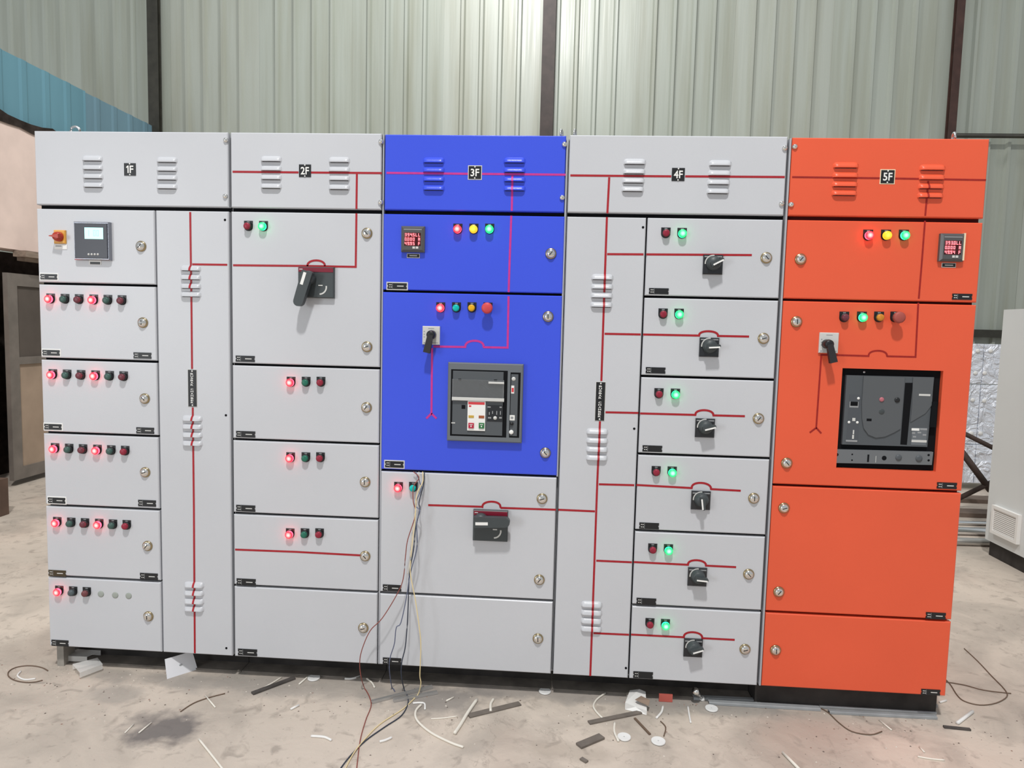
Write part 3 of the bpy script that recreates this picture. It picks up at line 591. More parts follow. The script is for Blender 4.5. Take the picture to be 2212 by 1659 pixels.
k.build('digits', ctl, label='faint cyan digits')
for i in range(4):
    q = P(191.5+6.6*i, 549.5, -0.019); mb = MB(); mb.lathe([(0.0042, 0.019), (0.0038, 0.0205)], (q.x, 0, q.z), palegrey, 10); mb.build('button', ctl)
q = P(206, 567); k = MB(); k.plate(q.x-0.024, q.x+0.024, q.z-0.008, q.z+0.008, -0.0016, 0, white, 0.0005); k.plate(q.x-0.020, q.x+0.020, q.z-0.007, q.z+0.002, -0.0022, 0, blackp, 0.0005); k.build('nameplate', ctl)
# busbar chamber door
bd = door(c1, XD+0.003, X2-GX, ZS[0], 1.809, grey, 'chamber_door')
lv = louvres(bd, 412, (579, 598, 617, 635), grey, 0.2) + louvres(bd, 415.5, (903, 920, 938, 956), grey, 0.2) + louvres(bd, 419.5, (1262, 1279, 1297, 1313), grey)
mimic(bd, [(411, 458), (412.5, 571), (413.5, 640), (415, 797)], tape_red, over=[WL[o.name] for o in lv]); mimic(bd, [(416.5, 880), (419, 1100), (421, 1411)], tape_red, over=[WL[o.name] for o in lv])
mimic(bd, [(415.5, 571), (491, 572)], tape_red); busbar_plate(bd, 416, 838.5, 79)
for q in ((486, 475), (488, 897), (489, 1400)): place('screw', HOLE, P(*q), bd, label='small black screw')
eyebolt(c1, 139)

# ---------------------------------------------------------------- cabinet 2F
c2 = cabinet(X2, X3, 'grey cabinet marked 2F, second from left, with a hanging dark handle', 0.135)
cv = door(c2, X2+GX, X3-GX, ZT, 2.095, grey, 'top_cover')
louvres(cv, 586, (343, 363, 382, 401), grey); louvres(cv, 733, (345, 365, 384, 403.5), grey)
mimic(cv, [(502.5, 371), (645, 372.5)], tape_red); mimic(cv, [(672, 372.7), (825, 374)], tape_red); mimic(cv, [(771, 376), (770, 452)], tape_red)
section_plate(cv, 659, 369, '2F')
for q in ((823, 306), (822, 437)): place('bolt', BOLT, P(*q), cv)
D = [door(c2, X2+GX, X3-GX, *rows(4, 6), grey)] + [door(c2, X2+GX, X3-GX, *rows(3-i, 4-i), grey) for i in range(4)]
for d_, q in ((D[0], (793,504)), (D[0], (793,749)), (D[1], (792,880)), (D[2], (789,1041)), (D[3], (789,1201)), (D[4], (785,1356))): lock(d_, *q)
for d_, q in zip(D, ((530,775), (531,938), (531,1098), (532,1257), (535,1409))): nameplate(d_, q[0], q[1], 41, 12)
mimic(D[0], [(770, 461), (768.5, 576.5), (662, 574.5), (503.5, 573)], tape_red); mimic(D[0], arch_px(664, 702, 575, 562.5), tape_red)
mimic(D[3], [(508, 1187), (640, 1192), (778, 1199.5)], tape_red)
lamp(c2, 537, 489.5, 'r'); lamp(c2, 569.5, 490, 'G')
for xs, y in (((629, 661.5, 693.5), 826), ((628, 661, 692.5), 989), ((627, 659, 690.5), 1153)):
    for x, k in zip(xs, 'Rgr'): lamp(c2, x, y, k)
big_handle(c2, 647, 724, 578, 643, (672, 601), (656.5, 652), -0.006)

# ---------------------------------------------------------------- cabinet 3F
c3 = cabinet(X3, X4, 'middle cabinet marked 3F, blue above and grey below', 0.135)
mb = MB(); mb.box(X3-0.0005, X3+0.004, 0.004, 0.03, 0.1, 2.093, carc); mb.box(X4-0.006, X4-0.0005, 0.004, 0.03, 0.86, 2.093, carc); mb.build('frame_edge', c3, label='bare grey frame edges')
cv = door(c3, X3+GX+0.003, X4-GX-0.003, ZT, 2.092, blue, 'top_cover', label='blue top cover')
louvres(cv, 937, (346, 366, 385.5, 405), blue); louvres(cv, 1111.5, (346, 366.5, 386.5, 406), blue)
lv = louvres
mimic(cv, [(835, 373.5), (1012, 375.5)], tape_pink); mimic(cv, [(1041, 375.7), (1222, 377.5)], tape_pink)
ml = [Vector((0, 0, P(1111, y).z)) for y in (386.5, 406)]
mimic(cv, [(1107, 379), (1105.5, 455.5)], tape_pink, over=ml)
section_plate(cv, 1026, 373, '3F', border=palegrey)
for q in ((1219, 312), (1214, 427)): place('bolt', BOLT, P(*q), cv)
d1 = door(c3, X3+GX, X4-GX, *rows(5, 6), blue, label='blue meter door'); lock(d1, 1190, 548); nameplate(d1, 858, 618, 42, 12, border=palegrey)
mimic(d1, [(1104.5, 466), (1101, 560), (1098.8, 631)], tape_pink)
meter(c3, 868, 919, 490, 545, ('3945LL', '0000 A', '4995 F'))
for x, k in zip((989, 1023.5, 1057.7), 'RYG'): lamp(c3, x, 496, k)
d2 = door(c3, X3+GX, X4-GX, ZS[3]-0.093, ZS[5]-GZ, blue, label='blue breaker door'); lock(d2, 1184, 684); lock(d2, 1178, 978); nameplate(d2, 852, 1003, 40, 12, border=palegrey)
mimic(d2, [(1098.6, 640), (1096.5, 751), (1046, 750)] + arch_px(1005, 1045, 749.5, 736)[::-1] + [(936, 748.5)], tape_pink); mimic(d2, [(933.5, 752), (932, 893), (921, 904)], tape_pink); mimic(d2, [(932, 893), (943, 904)], tape_pink)
for x, k in zip((952, 986, 1019.5), 'Rty'): lamp(c3, x, 665.5, k)
estop(c3, 1054, 666)
selector(c3, 913, 951, 705, 744, (934, 723), (926, 761))
a = P(965, 952, -0.02); b = P(1131, 787, -0.02); mb = MB()
i0 = P(972, 941, -0.02); i1 = P(1097, 801, -0.02); j0 = P(1099.5, 945, -0.02); j1 = P(1125, 805, -0.02)
mb.plate(a.x, b.x, a.z, b.z, -0.020, 0, acb_frame, 0.004); acb = mb.build('circuit_breaker', c3, label='dark grey breaker behind a square frame')
k = MB(); k.plate(i0.x, i1.x, i0.z, i1.z, -0.0206, -0.020, black_and_gap_shade, 0.0004); k.plate(j0.x, j1.x, j0.z, j1.z, -0.0206, -0.020, black_and_gap_shade, 0.0004); k.build('recess', acb, label='black window edging')
y_ = -0.023
def prect(mbx, x0, x1, y0, y1, yp, m, t=0.0012, c=0.0005):
    u = P(x0, y1, yp); v = P(x1, y0, yp); mbx.plate(u.x, v.x, u.z, v.z, yp, yp+t, m, c)
k = MB(); prect(k, 976, 1088, 804, 938, y_, acb_grey, 0.003, 0.001); k.build('face', acb)
k = MB(); prect(k, 1101, 1120, 809, 942, y_, acb_grey, 0.003, 0.001); k.build('side_strip', acb)
k = MB(); prect(k, 976, 1089, 822, 866, -0.030, clear, 0.007, 0.002); k.build('clear_cover', acb, label='clear plastic flap')
k = MB(); prect(k, 976, 1089, 861, 864.5, -0.032, palegrey, 0.003, 0.001); prect(k, 1055, 1089, 825.5, 829, -0.032, palegrey, 0.003, 0.001); k.build('cover_edge', acb, label='bright flap edges')
k = MB(); prect(k, 1009, 1049, 867, 930, -0.028, white, 0.006, 0.001); prect(k, 1011.5, 1047, 869, 873.5, -0.0285, red_print, 0.0008, 0.0002)
prect(k, 1013, 1018, 875.5, 879, -0.0285, red_print, 0.0008, 0.0002); fb = k.build('button_panel', acb, label='white panel with red header')
for (x0, x1, y0, y1, m, nm) in ((1012, 1023.5, 897.5, 902.5, amber_tag, 'amber flag'), (1034, 1046, 898, 903.5, rust_tag, 'brown flag')):
    k = MB(); prect(k, x0, x1, y0, y1, -0.0295, m, 0.0015, 0.0004); k.build('flag', acb, label=nm)
for (x0, x1, y0, y1, m, nm) in ((1011.5, 1023.5, 914, 925, red_btn, 'red push button'), (1034, 1046, 914, 925.5, green_btn, 'green push button')):
    k = MB(); prect(k, x0, x1, y0, y1, -0.032, m, 0.004, 0.001); u = P((x0+x1)/2, y1-4, -0.0323); k.lathe([(0.0028, 0), (0.0024, 0.0003)], u, white, 8)
    prect(k, x0+2.5, x1-2.5, y0+2.5, y0+4, -0.0323, palegrey, 0.0003, 0.0001); k.build('push_button', acb, label=nm)
k = MB(); prect(k, 1052, 1086, 876, 910, -0.0245, black_gloss, 0.0015, 0.0004)
for x0, x1, y0, y1 in ((1053, 1060, 878, 880.5), (1079, 1084, 878.5, 881), (1056, 1058, 890, 896), (1063, 1065, 888, 894), (1072, 1074, 888, 896), (1080, 1082, 888, 896), (1054, 1061, 901, 904), (1078, 1084, 901, 904)): prect(k, x0, x1, y0, y1, -0.0249, midmark, 0.0003, 0.0001)
u = P(1069.5, 903, -0.0245); k.lathe([(0.007, 0.0), (0.006, 0.003)], u, palegrey, 14); k.build('setting_dials', acb, label='black trip setting panel')
k = MB()
for x0, x1, y0, y1 in ((990, 996.5, 818, 822), (1067, 1074, 820, 824.5), (997, 1005, 875, 883)): prect(k, x0, x1, y0, y1, -0.0236, black_and_gap_shade, 0.0005, 0.0001)
prect(k, 975, 983, 912.5, 914.5, -0.0236, palegrey, 0.0005, 0.0001); k.build('latch_slots', acb)
k = MB(); k.lathe([(0.0075, 0.0), (0.006, 0.002)], P(1109.5, 818.5, -0.023), palegrey, 12); k.build('screw', acb)
k = MB(); prect(k, 1104, 1111, 833, 850, -0.0236, white, 0.0005, 0.0001); prect(k, 1105, 1110, 838, 847, -0.024, red_print, 0.0003, 0.0001); k.build('sticker', acb, label='small white and red sticker')
k = MB(); prect(k, 1101, 1112, 897, 908, -0.0236, white, 0.0005, 0.0001); prect(k, 1103, 1109, 900, 905, -0.024, midmark, 0.0003, 0.0001); k.build('sticker', acb, label='white square sticker')
k = MB(); k.lathe([(0.0065, 0), (0.0055, 0.006)], P(1105.5, 915, -0.023), blackp, 12); k.build('knob', acb)
k = MB(); k.lathe([(0.0085, 0), (0.008, 0.004), (0.004, 0.005)], P(1104.5, 933.5, -0.023), white, 14); k.build('push_button', acb, label='round white button')
d3 = door(c3, X3+GX, X4-GX, ZS[1]+GZ, ZS[3]-0.102, grey, label='grey isolator door'); lock(d3, 1171, 1077); lock(d3, 1165, 1252); nameplate(d3, 847, 1270, 40, 12)
mimic(d3, [(925, 1091), (1040, 1094.5)] + arch_px(1042, 1081, 1095, 1083.5) + [(1083, 1097), (1201, 1101)], tape_red)
lamp(c3, 861, 1053, 'R'); lamp(c3, 893, 1053, 't'); big_handle(c3, 1022, 1098, 1102, 1165, (1040, 1119.5), (1093, 1120), -0.004)
d4 = door(c3, X3+GX, X4-GX, ZS[0], ZS[1]-GZ, grey, label='grey bottom door'); lock(d4, 1162, 1379); nameplate(d4, 847, 1428, 40, 12)
eyebolt(c3, 1213, True)

# ---------------------------------------------------------------- cabinet 4F
c4 = cabinet(X4, X5, 'grey cabinet marked 4F, fourth from left, with six rotary switches', 0.135)
cv = door(c4, X4+GX, X5-GX-0.003, ZT, 2.095, grey, 'top_cover')
louvres(cv, 1371, (349, 369.5, 389, 407.5), grey, -1.5); louvres(cv, 1555.5, (352, 373, 392.5, 412), grey, -1.7)
mimic(cv, [(1232, 379), (1450, 381)], tape_red); mimic(cv, [(1480, 381), (1695, 382.5)], tape_red); mimic(cv, [(1316, 383), (1312, 461)], tape_red)
section_plate(cv, 1465, 377, '4F')
for q in ((1695, 320), (1688, 440)): place('bolt', BOLT, P(*q), cv)
XS = 0.5635
bd = door(c4, X4+GX, XS-0.003, ZS[0], 1.809, grey, 'chamber_door')
lv = louvres(bd, 1301, (598, 618, 637, 657), grey, -0.7) + louvres(bd, 1290, (931, 950, 969, 987), grey, -0.3) + louvres(bd, 1278, (1304, 1321, 1339, 1356), grey, -0.4)
ov = [WL[o.name] for o in lv]
mimic(bd, [(1311, 469), (1305, 640), (1299, 823)], tape_red, over=ov); mimic(bd, [(1296, 910), (1290, 1046), (1282, 1270), (1275, 1460)], tape_red, over=ov)
for x0, y0, x1, y1 in ((1311.5, 549, 1390, 549.5), (1306, 721, 1384, 722.5), (1308, 890.5, 1379, 892), (1293.5, 1046, 1370, 1048), (1288, 1211, 1365, 1214.5), (1282, 1367.5, 1359, 1371)): mimic(bd, [(x0, y0), (x1, y1)], tape_red)
mimic(bd, [(1206, 1101), (1285, 1104.5)], tape_red); busbar_plate(bd, 1296.5, 867, 83)
for q in ((1389, 491), (1370, 926), (1352, 1443)): place('screw', HOLE, P(*q), bd, label='small black screw')
R4 = [((1438, 504.5), (1473, 505.5), (1396, 549.5), (1624, 551), None, (1539, 572), 28, (1655, 557), (1423, 629)),
      ((1432, 679), (1466.5, 679.5), (1389, 722.5), (1618, 727), (1510, 1551, 715.5), (1531, 750), 4, (1649, 731), (1416, 800)),
      ((1423, 851), (1458.5, 852), (1382.5, 893), (1609, 899), (1502, 1541, 886), (1522, 924), 16, (1638, 904), (1409, 969)),
      ((1417, 1019), (1451.5, 1020), (1374.5, 1047.5), (1600, 1060), (1494, 1536, 1043), (1513, 1080), -82, (1628, 1076), (1402, 1136)),
      ((1409.5, 1186), (1443.5, 1187.5), (1369, 1214), (1590, 1225), (1486, 1525, 1210), (1505.5, 1245), -4, (1617, 1240), (1396, 1299)),
      ((1403.5, 1347), (1437, 1349), (1363, 1370.5), (1587, 1382), (1477, 1517, 1365.5), (1496.5, 1398), 20, (1609, 1402), (1389, 1458))]
for i, (l1, l2, ma, mz, ar, sw, dg_, lo, npl) in enumerate(R4):
    d_ = door(c4, XS+0.003, X5-GX-0.004, *rows(5-i, 6-i), grey); lock(d_, *lo); nameplate(d_, npl[0], npl[1], 43, 12, dash=False)
    lamp(c4, *l1, 'r'); lamp(c4, *l2, 'G')
    if ar:
        f = lambda x: ma[1] + (mz[1]-ma[1])*(x-ma[0])/(mz[0]-ma[0])
        mimic(d_, [ma, (ar[0]-2, f(ar[0]-2))] + [(x, y + f(x) - f((ar[0]+ar[1])/2)) for x, y in arch_px(ar[0], ar[1], f((ar[0]+ar[1])/2), ar[2])] + [(ar[1]+2, f(ar[1]+2)), mz], tape_red)
    else: mimic(d_, [ma, mz], tape_red)
    small_handle(c4, sw[0], sw[1], dg_)
eyebolt(c4, 1243, True)

# ---------------------------------------------------------------- cabinet 5F
c5 = cabinet(X5, X6, 'rightmost orange cabinet marked 5F, with a black-framed breaker', cm=orange)
mb = MB(); mb.box(X5-0.0005, X5+0.0055, 0.002, 0.03, 0.1, 2.09, carc); mb.build('frame_edge', c5, label='bare grey frame edge')
XO = X5 + 0.0085
cv = door(c5, XO, X6, ZT, 2.092, orange, 'top_cover', label='orange top cover')
louvres(cv, 1827, (356.5, 377.5, 397, 416), orange, -1.2); lr = louvres(cv, 2014, (361.5, 382, 401.5, 421), orange, -1.6)
mimic(cv, [(1711, 382.5), (1902, 385)], tape_deep, 0.006); mimic(cv, [(1932, 385.5), (2130, 389)], tape_deep, 0.006); mimic(cv, [(2005, 391), (1998.5, 466)], tape_deep, 0.006, over=[WL[o.name] for o in lr[2:]])
section_plate(cv, 1917, 382, '5F', border=cream_edge)
for q in ((1717, 317), (1709, 442)): place('bolt', BOLT, P(*q), cv)
d1 = door(c5, XO, X6, *rows(5, 6), orange, label='orange meter door'); lock(d1, 1729, 560); nameplate(d1, 2078, 641, 44, 12)
mimic(d1, [(1998, 477), (1990, 580), (1984.5, 645)], tape_deep, 0.006)
meter(c5, 2024, 2080, 506, 565, ('3930LL', '0000 A', '4994 F'), edge=True)
for x, k in zip((1874.5, 1913, 1951.5), 'RYG'): lamp(c5, x, 509.5, k)
ho = (P(1806, 1014).x, P(2022, 1010).x, P(1902, 1014.5).z, P(1920, 798).z)
d2 = door(c5, XO, X6, ZS[3]-0.092, ZS[5]-GZ, orange, hole=ho, label='orange breaker door with square cut-out'); lock(d2, 1720, 695); lock(d2, 1699, 1000); nameplate(d2, 2045, 1049, 44, 12)
mimic(d2, [(1983.5, 654), (1977.5, 771), (1917, 769.5)] + arch_px(1876, 1916, 769, 757.5)[::-1] + [(1812, 767), (1774, 766.5), (1763, 924), (1749, 934.5)], tape_deep, 0.006); mimic(d2, [(1763, 924), (1774, 936)], tape_deep, 0.006)
for x, k in zip((1823, 1861, 1898), 'mGo'): lamp(c5, x, 686, k)
estop(c5, 1933, 686, estop_dull)
selector(c5, 1767, 1811, 719, 762, (1783, 743), (1791, 782))
# breaker set in the cut-out
mb = MB(); mb.box(ho[0]+0.001, ho[1]-0.001, 0.016, 0.030, ho[2]+0.001, ho[3]-0.001, black_and_gap_shade); acb = mb.build('circuit_breaker', c5, label='grey breaker set in a black recess')
y_ = 0.004
def pquad(mbx, pts, yp, m, t=0.012):
    q = [P(x, y, yp) for x, y in pts]; mbx.prism([(v.x, v.z) for v in q], yp, yp+t, m)
k = MB(); pquad(k, [(1819, 960), (2003, 965.5), (2018, 815), (1829, 810.5)], y_, acb_grey); k.build('face', acb)
k = MB(); pquad(k, [(1945, 960), (1959, 961), (1972, 827), (1955.5, 827)], y_-0.0008, black_and_gap_shade, 0.001); k.build('racking_slot', acb, label='tall black slot')
k = MB(); outl = [(1866, 812.5), (1862, 870), (1862.5, 905), (1866, 925), (1876, 939), (1892, 945.5), (1912, 943), (1932, 934), (1945.5, 926), (1954.5, 815)]
pquad(k, outl, y_-0.004, acb_face := paint('breaker_face_grey', (0.098, 0.106, 0.114), 0.5, spec=0.35), 0.006); k.build('cover_panel', acb, label='raised rounded cover')
k = MB(); pquad(k, [(1967, 912), (1999, 893), (2013, 875), (2017, 816), (1972.5, 815), (1970, 880)], y_-0.003, acb_face, 0.004); k.build('cover_panel', acb)
k = MB(); pquad(k, [(2009, 923), (2022, 923), (2025, 868), (2014, 868)], -0.002, black_and_gap_shade, 0.012); k.build('side_latch', acb, label='black side latch')
k = MB(); pquad(k, [(1801.5, 1000), (2013, 1004.5), (2016, 976.5), (1803, 971)], y_-0.003, strip_grey, 0.012); st = k.build('bottom_strip', acb, label='lighter grey bottom strip')
k = MB(); y3 = y_-0.0032
for x, y, r in ((1808, 982, 0.0058), (1841, 981.5, 0.003), (1840.5, 994, 0.003), (1910, 989.5, 0.0085), (2006, 983, 0.0042), (2006, 994.5, 0.0042)): k.lathe([(r, 0), (r*0.8, 0.0004)], P(x, y, y3), black_and_gap_shade, 12)
k.build('holes', acb, label='dark round holes in the strip')
for x, y, r in ((1941, 988.5, 0.011), (1985, 990.5, 0.012)): k = MB(); k.lathe([(r, 0), (r*0.9, 0.003), (r*0.4, 0.0035)], P(x, y, y3), acb_grey, 16); k.build('lock_boss', acb)
k = MB(); prect(k, 1873, 1878, 982, 998, y3-0.0003, black_and_gap_shade, 0.0003, 0.0001); prect(k, 1891, 1893, 985, 999, y3-0.0003, palegrey, 0.0003, 0.0001); k.build('strip_slots', acb)
k = MB(); prect(k, 1835, 1855, 868, 880, y_-0.0008, midmark, 0.0008, 0.0002); prect(k, 1837, 1853.5, 868, 876.5, y_-0.0014, black_and_gap_shade, 0.0006, 0.0002); prect(k, 1828, 1860, 853, 957, y_-0.0004, acb_unit := paint('trip_unit_grey', (0.075, 0.083, 0.095), 0.4), 0.0004, 0.0001); k.build('trip_unit', acb, label='trip unit with small dark display')
k = MB()
for x, y in ((1854.5, 860.5), (1834, 912), (1852, 912.5)): k.lathe([(0.0048, 0), (0.004, 0.001)], P(x, y, y_-0.0008), white, 12)
prect(k, 1841, 1848, 903, 909.5, y_-0.0012, palegrey, 0.0008, 0.0002); prect(k, 1842, 1845.5, 929, 938, y_-0.0012, palegrey, 0.0006, 0.0002); prect(k, 1840.5, 1845, 939.5, 948, y_-0.0012, palegrey, 0.0006, 0.0002); prect(k, 1827, 1852, 951, 954, y_-0.0012, midmark, 0.0006, 0.0002); k.build('indicators', acb, label='pale indicator marks')
k = MB(); k.lathe([(0.0085, 0), (0.0075, 0.003), (0.003, 0.0035)], P(1904.5, 863, y_-0.004), pink_dot, 14); k.build('push_button', acb, label='pinkish round button')
k = MB(); k.lathe([(0.0095, 0), (0.0085, 0.003), (0.004, 0.0035)], P(1938, 864, y_-0.004), blackp, 14); k.build('push_button', acb, label='black round button')
k = MB(); k.lathe([(0.0105, 0), (0.009, 0.001)], P(1904.5, 889.5, y_-0.004), handle_grey, 14); k.build('key_lock', acb, label='dark key lock')
k = MB(); prect(k, 1872, 1883, 904.5, 909.5, y_-0.0044, black_and_gap_shade, 0.0004, 0.0001); k.build('viewing_slot', acb, label='small black window')
k = MB(); prect(k, 1985, 2010, 851.5, 855, y_-0.0034, palegrey, 0.0004, 0.0001); k.build('badge', acb, label='pale badge')
k = MB(); prect(k, 1968, 2003, 925, 961, y_-0.0008, acb_frame, 0.0008, 0.0001)
for x0, x1, y0, y1, m in ((1969, 1986, 925.5, 930, white), (1987, 2003, 925.5, 929, midmark), (1970, 1977, 934, 937, midmark), (1982, 1990, 933, 936, midmark), (1993, 2001, 938, 941, midmark), (1972, 1979, 942, 945, midmark), (1969, 2002, 951, 955, palegrey)): prect(k, x0, x1, y0, y1, y_-0.0012, m, 0.0004, 0.0001)
k.build('rating_label', acb, label='small printed rating label')
k = MB(); k.lathe([(0.004, 0), (0.003, 0.001)], P(1867, 804, 0.015), steel, 8); k.build('screw', acb)
d3 = door(c5, XO, X6, ZS[1]+GZ, ZS[3]-0.101, orange, label='large blank orange door'); lock(d3, 1693, 1097); lock(d3, 1682, 1278); nameplate(d3, 2021, 1330, 44, 12)
d4 = door(c5, XO, X6, ZS[0], ZS[1]-GZ, orange, label='orange bottom door'); lock(d4, 1675, 1404); nameplate(d4, 2010, 1495, 42, 10)
eyebolt(c5, 2082, True)

# ---------------------------------------------------------------- wires hanging from the middle cabinet
def wire(pts, r, m, label, name='electric_wire', cat='wire', group=None):
    q = []
    for p in pts:
        if p[2] == 'f': v = G(p[0], p[1], r + (p[3] if len(p) > 3 else 0.0))
        else: v = P(p[0], p[1], p[2])
        q.append(v)
    q = smooth_path(q, 5)
    for v in q: v.z = max(v.z, r + 0.0005)
    mb = MB(); mb.tube(q, r, m, 7); return mb.build(name, None, label, cat, group)
w_red = paint('brown_red_insulation', (0.26, 0.07, 0.055), 0.5); w_blue = paint('blue_grey_insulation', (0.11, 0.13, 0.21), 0.5)
w_dark = paint('dark_blue_insulation', (0.035, 0.045, 0.07), 0.5); w_yel = paint('cream_insulation', (0.78, 0.64, 0.36), 0.5); w_cream = paint('offwhite_insulation', (0.72, 0.66, 0.54), 0.5)
HW = 'wires hanging from the blue door'
wire([(893,1019,-.012),(905,1032,-.02),(893,1052,-.035),(893,1085,-.04),(898,1110,-.045),(881,1165,-.05),(876,1200,-.05),(871,1250,-.05),(858,1283,-.05),(826,1335,-.055),(800,1362,-.055),(783,1400,-.05),(777,1430,-.045),(780,1462,-.04),(788,1488,'f'),(802,1520,'f'),(790,1556,'f'),(778,1600,'f'),(770,1665,'f')], 0.0018, w_red, 'reddish brown wire sagging out to the left below the blue door', group=HW)
wire([(898,1019,-.012),(908,1045,-.02),(910,1056,-.03),(897,1090,-.04),(907,1103,-.05),(900,1130,-.055),(901,1180,-.06),(890,1225,-.06),(884,1250,-.06),(878,1290,-.06),(866,1345,-.06),(856,1356,-.06),(852,1390,-.055),(843,1420,-.05),(841,1445,-.05),(847,1487,'f'),(853,1494,'f')], 0.0019, w_blue, 'blue-grey wire ending at the foot of the middle cabinet', group=HW)
wire([(917,1019,-.012),(914,1050,-.02),(905,1085,-.035),(907,1100,-.045),(898,1140,-.05),(893,1190,-.055),(884,1240,-.055),(882,1300,-.055),(879,1360,-.055),(875,1400,-.05),(868,1430,-.045),(867,1460,-.04),(874,1492,'f'),(882,1515,'f'),(868,1545,'f'),(832,1570,'f'),(790,1600,'f'),(755,1635,'f'),(730,1668,'f')], 0.0022, w_dark, 'dark wire running down and along the floor to the bottom edge', group=HW)
wire([(913,1019,-.012),(914,1033,-.02),(912,1044,-.025),(900,1070,-.035),(897,1120,-.05),(890,1180,-.06),(886,1230,-.065),(890,1260,-.065),(897,1295,-.065),(905,1350,-.065),(909,1390,-.06),(908,1430,-.055),(907,1460,-.05),(909,1478,-.045),(900,1505,'f'),(870,1532,'f'),(820,1565,'f'),(785,1600,'f',.003),(762,1630,'f',.003),(742,1668,'f')], 0.0020, w_yel, 'cream-yellow wire hanging to the floor and trailing to the bottom edge', group=HW)
wire([(905,1019,-.012),(906,1060,-.02),(896,1110,-.03),(888,1170,-.035),(884,1215,-.04),(880,1240,-.045)], 0.0013, w_cream, 'thin pale wire loose among the hanging wires', group=HW)

# ---------------------------------------------------------------- things lying on the floor
pvc = paint('white_pvc', (0.78, 0.74, 0.66), 0.5); pvc_w = paint('white_plastic', (0.80, 0.79, 0.77), 0.5)
twig = paint('brown_wire', (0.15, 0.10, 0.07), 0.7); dustgrey = paint('dark_grey_strip', (0.17, 0.145, 0.125), 0.75, var=0.2, vscale=20); dark_bar = paint('charcoal_strip', (0.085, 0.075, 0.07), 0.7, var=0.3, vscale=20)
def offcut(pts, r, m, label, name='plastic_offcut', cat='offcut', group='pale offcuts littering the floor'):
    q = [G(x, y, r) for x, y in pts]; mb = MB(); mb.tube(smooth_path(q, 4) if len(q) > 2 else q, r, m, 7); return mb.build(name, None, label, cat, group)
for pts, r, m, lb in (
    ([(745,1466),(760,1466),(778,1461)], .0042, pvc_w, 'short white offcut lying beside the reddish wire'),
    ([(790,1464),(803,1474),(809,1485)], .0035, pvc, 'small bent cream offcut right of the reddish wire'),
    ([(1030,1511),(1010,1540),(995,1565),(982,1584)], .0062, pvc, 'longest thick cream offcut, curved, in front of the middle cabinet'),
    ([(1066,1510),(1060,1521),(1060,1536)], .005, pvc, 'short curved cream offcut next to the long thick one'),
    ([(892,1519),(906,1518),(917,1520),(918,1532)], .0036, pvc_w, 'hook-shaped white offcut beside the cream-yellow wire'),
    ([(910,1522),(898,1536),(901,1556),(930,1582),(973,1604),(1001,1614)], .0042, pvc, 'long curled cream cable offcut in front of the middle cabinet'),
    ([(672,1590),(700,1592),(716,1599)], .0042, pvc_w, 'white offcut alone near the bottom edge left of the wires'),
    ([(820,1602),(832,1599),(846,1593)], .0042, pvc_w, 'short white offcut just right of the wires near the bottom'),
    ([(628,1532),(646,1523)], .0040, pvc_w, 'stubby white offcut in front of the 2F cabinet'),
    ([(1432,1526),(1429,1538),(1418,1551)], .0042, pvc_w, 'bent white offcut right of the crumpled box'),
    ([(1486,1526),(1489,1545),(1492,1561)], .0034, pvc_w, 'thin straight white offcut left of the small disc'),
    ([(1308,1497),(1290,1510),(1282,1524),(1287,1536),(1301,1551)], .0036, pvc, 'arched tan offcut left of the crumpled box'),
    ([(1328,1561),(1327,1580),(1336,1601)], .0042, pvc, 'curved cream offcut touching a white disc'),
    ([(1691,1625),(1727,1662)], .0052, pvc, 'straight cream offcut at the bottom edge below the orange cabinet'),
    ([(2101,1537),(2068,1562)], .0062, pvc_w, 'thick white offcut on the floor right of the orange cabinet'),
    ([(1986,1613),(1997,1625)], .0028, pvc, 'tiny thin offcut near the lower right corner'),
    ([(1982,1634),(2010,1639),(2040,1642)], .0030, pvc, 'thin flat-lying pale offcut nearest the lower right corner'),
    ([(1899,1555),(1926,1577)], .0028, pvc, 'thin pale sliver below the grey trunking lids'),
    ([(2030,1517),(2044,1513)], .0042, pvc_w, 'small white stub by the orange cabinet corner'),
    ([(430,1597),(455,1628),(484,1665)], .0036, pvc, 'long straight pale offcut at the bottom edge, left'),
    ([(45,1450),(38,1460),(53,1468),(77,1466)], .0032, pvc_w, 'curled white offcut inside the brown wire ring'),
    ([(270,1583),(289,1564)], .0024, pvc, 'thin pale sliver left of the dark oil stain'),
    ([(300,1583),(327,1561)], .0028, pvc, 'pale sliver on the edge of the dark oil stain'),
    ([(444,1503),(465,1528)], .0028, pvc, 'thin pale sliver right of the small dark wire'),
    ([(549,1496),(580,1480),(608,1463)], .0030, pvc, 'pale strand lying along the charcoal strip'),
    ([(646,1478),(674,1454)], .0032, pvc, 'pale straight sliver leaning by the leftmost disc'),
    ([(964,1514),(980,1506)], .0032, pvc, 'tiny cream stub right of the aluminium channels'),
    ([(931,1553),(960,1551),(988,1547)], .0022, pvc, 'thin tan strand inside the curled cream cable')):
    offcut(pts, r, m, lb)
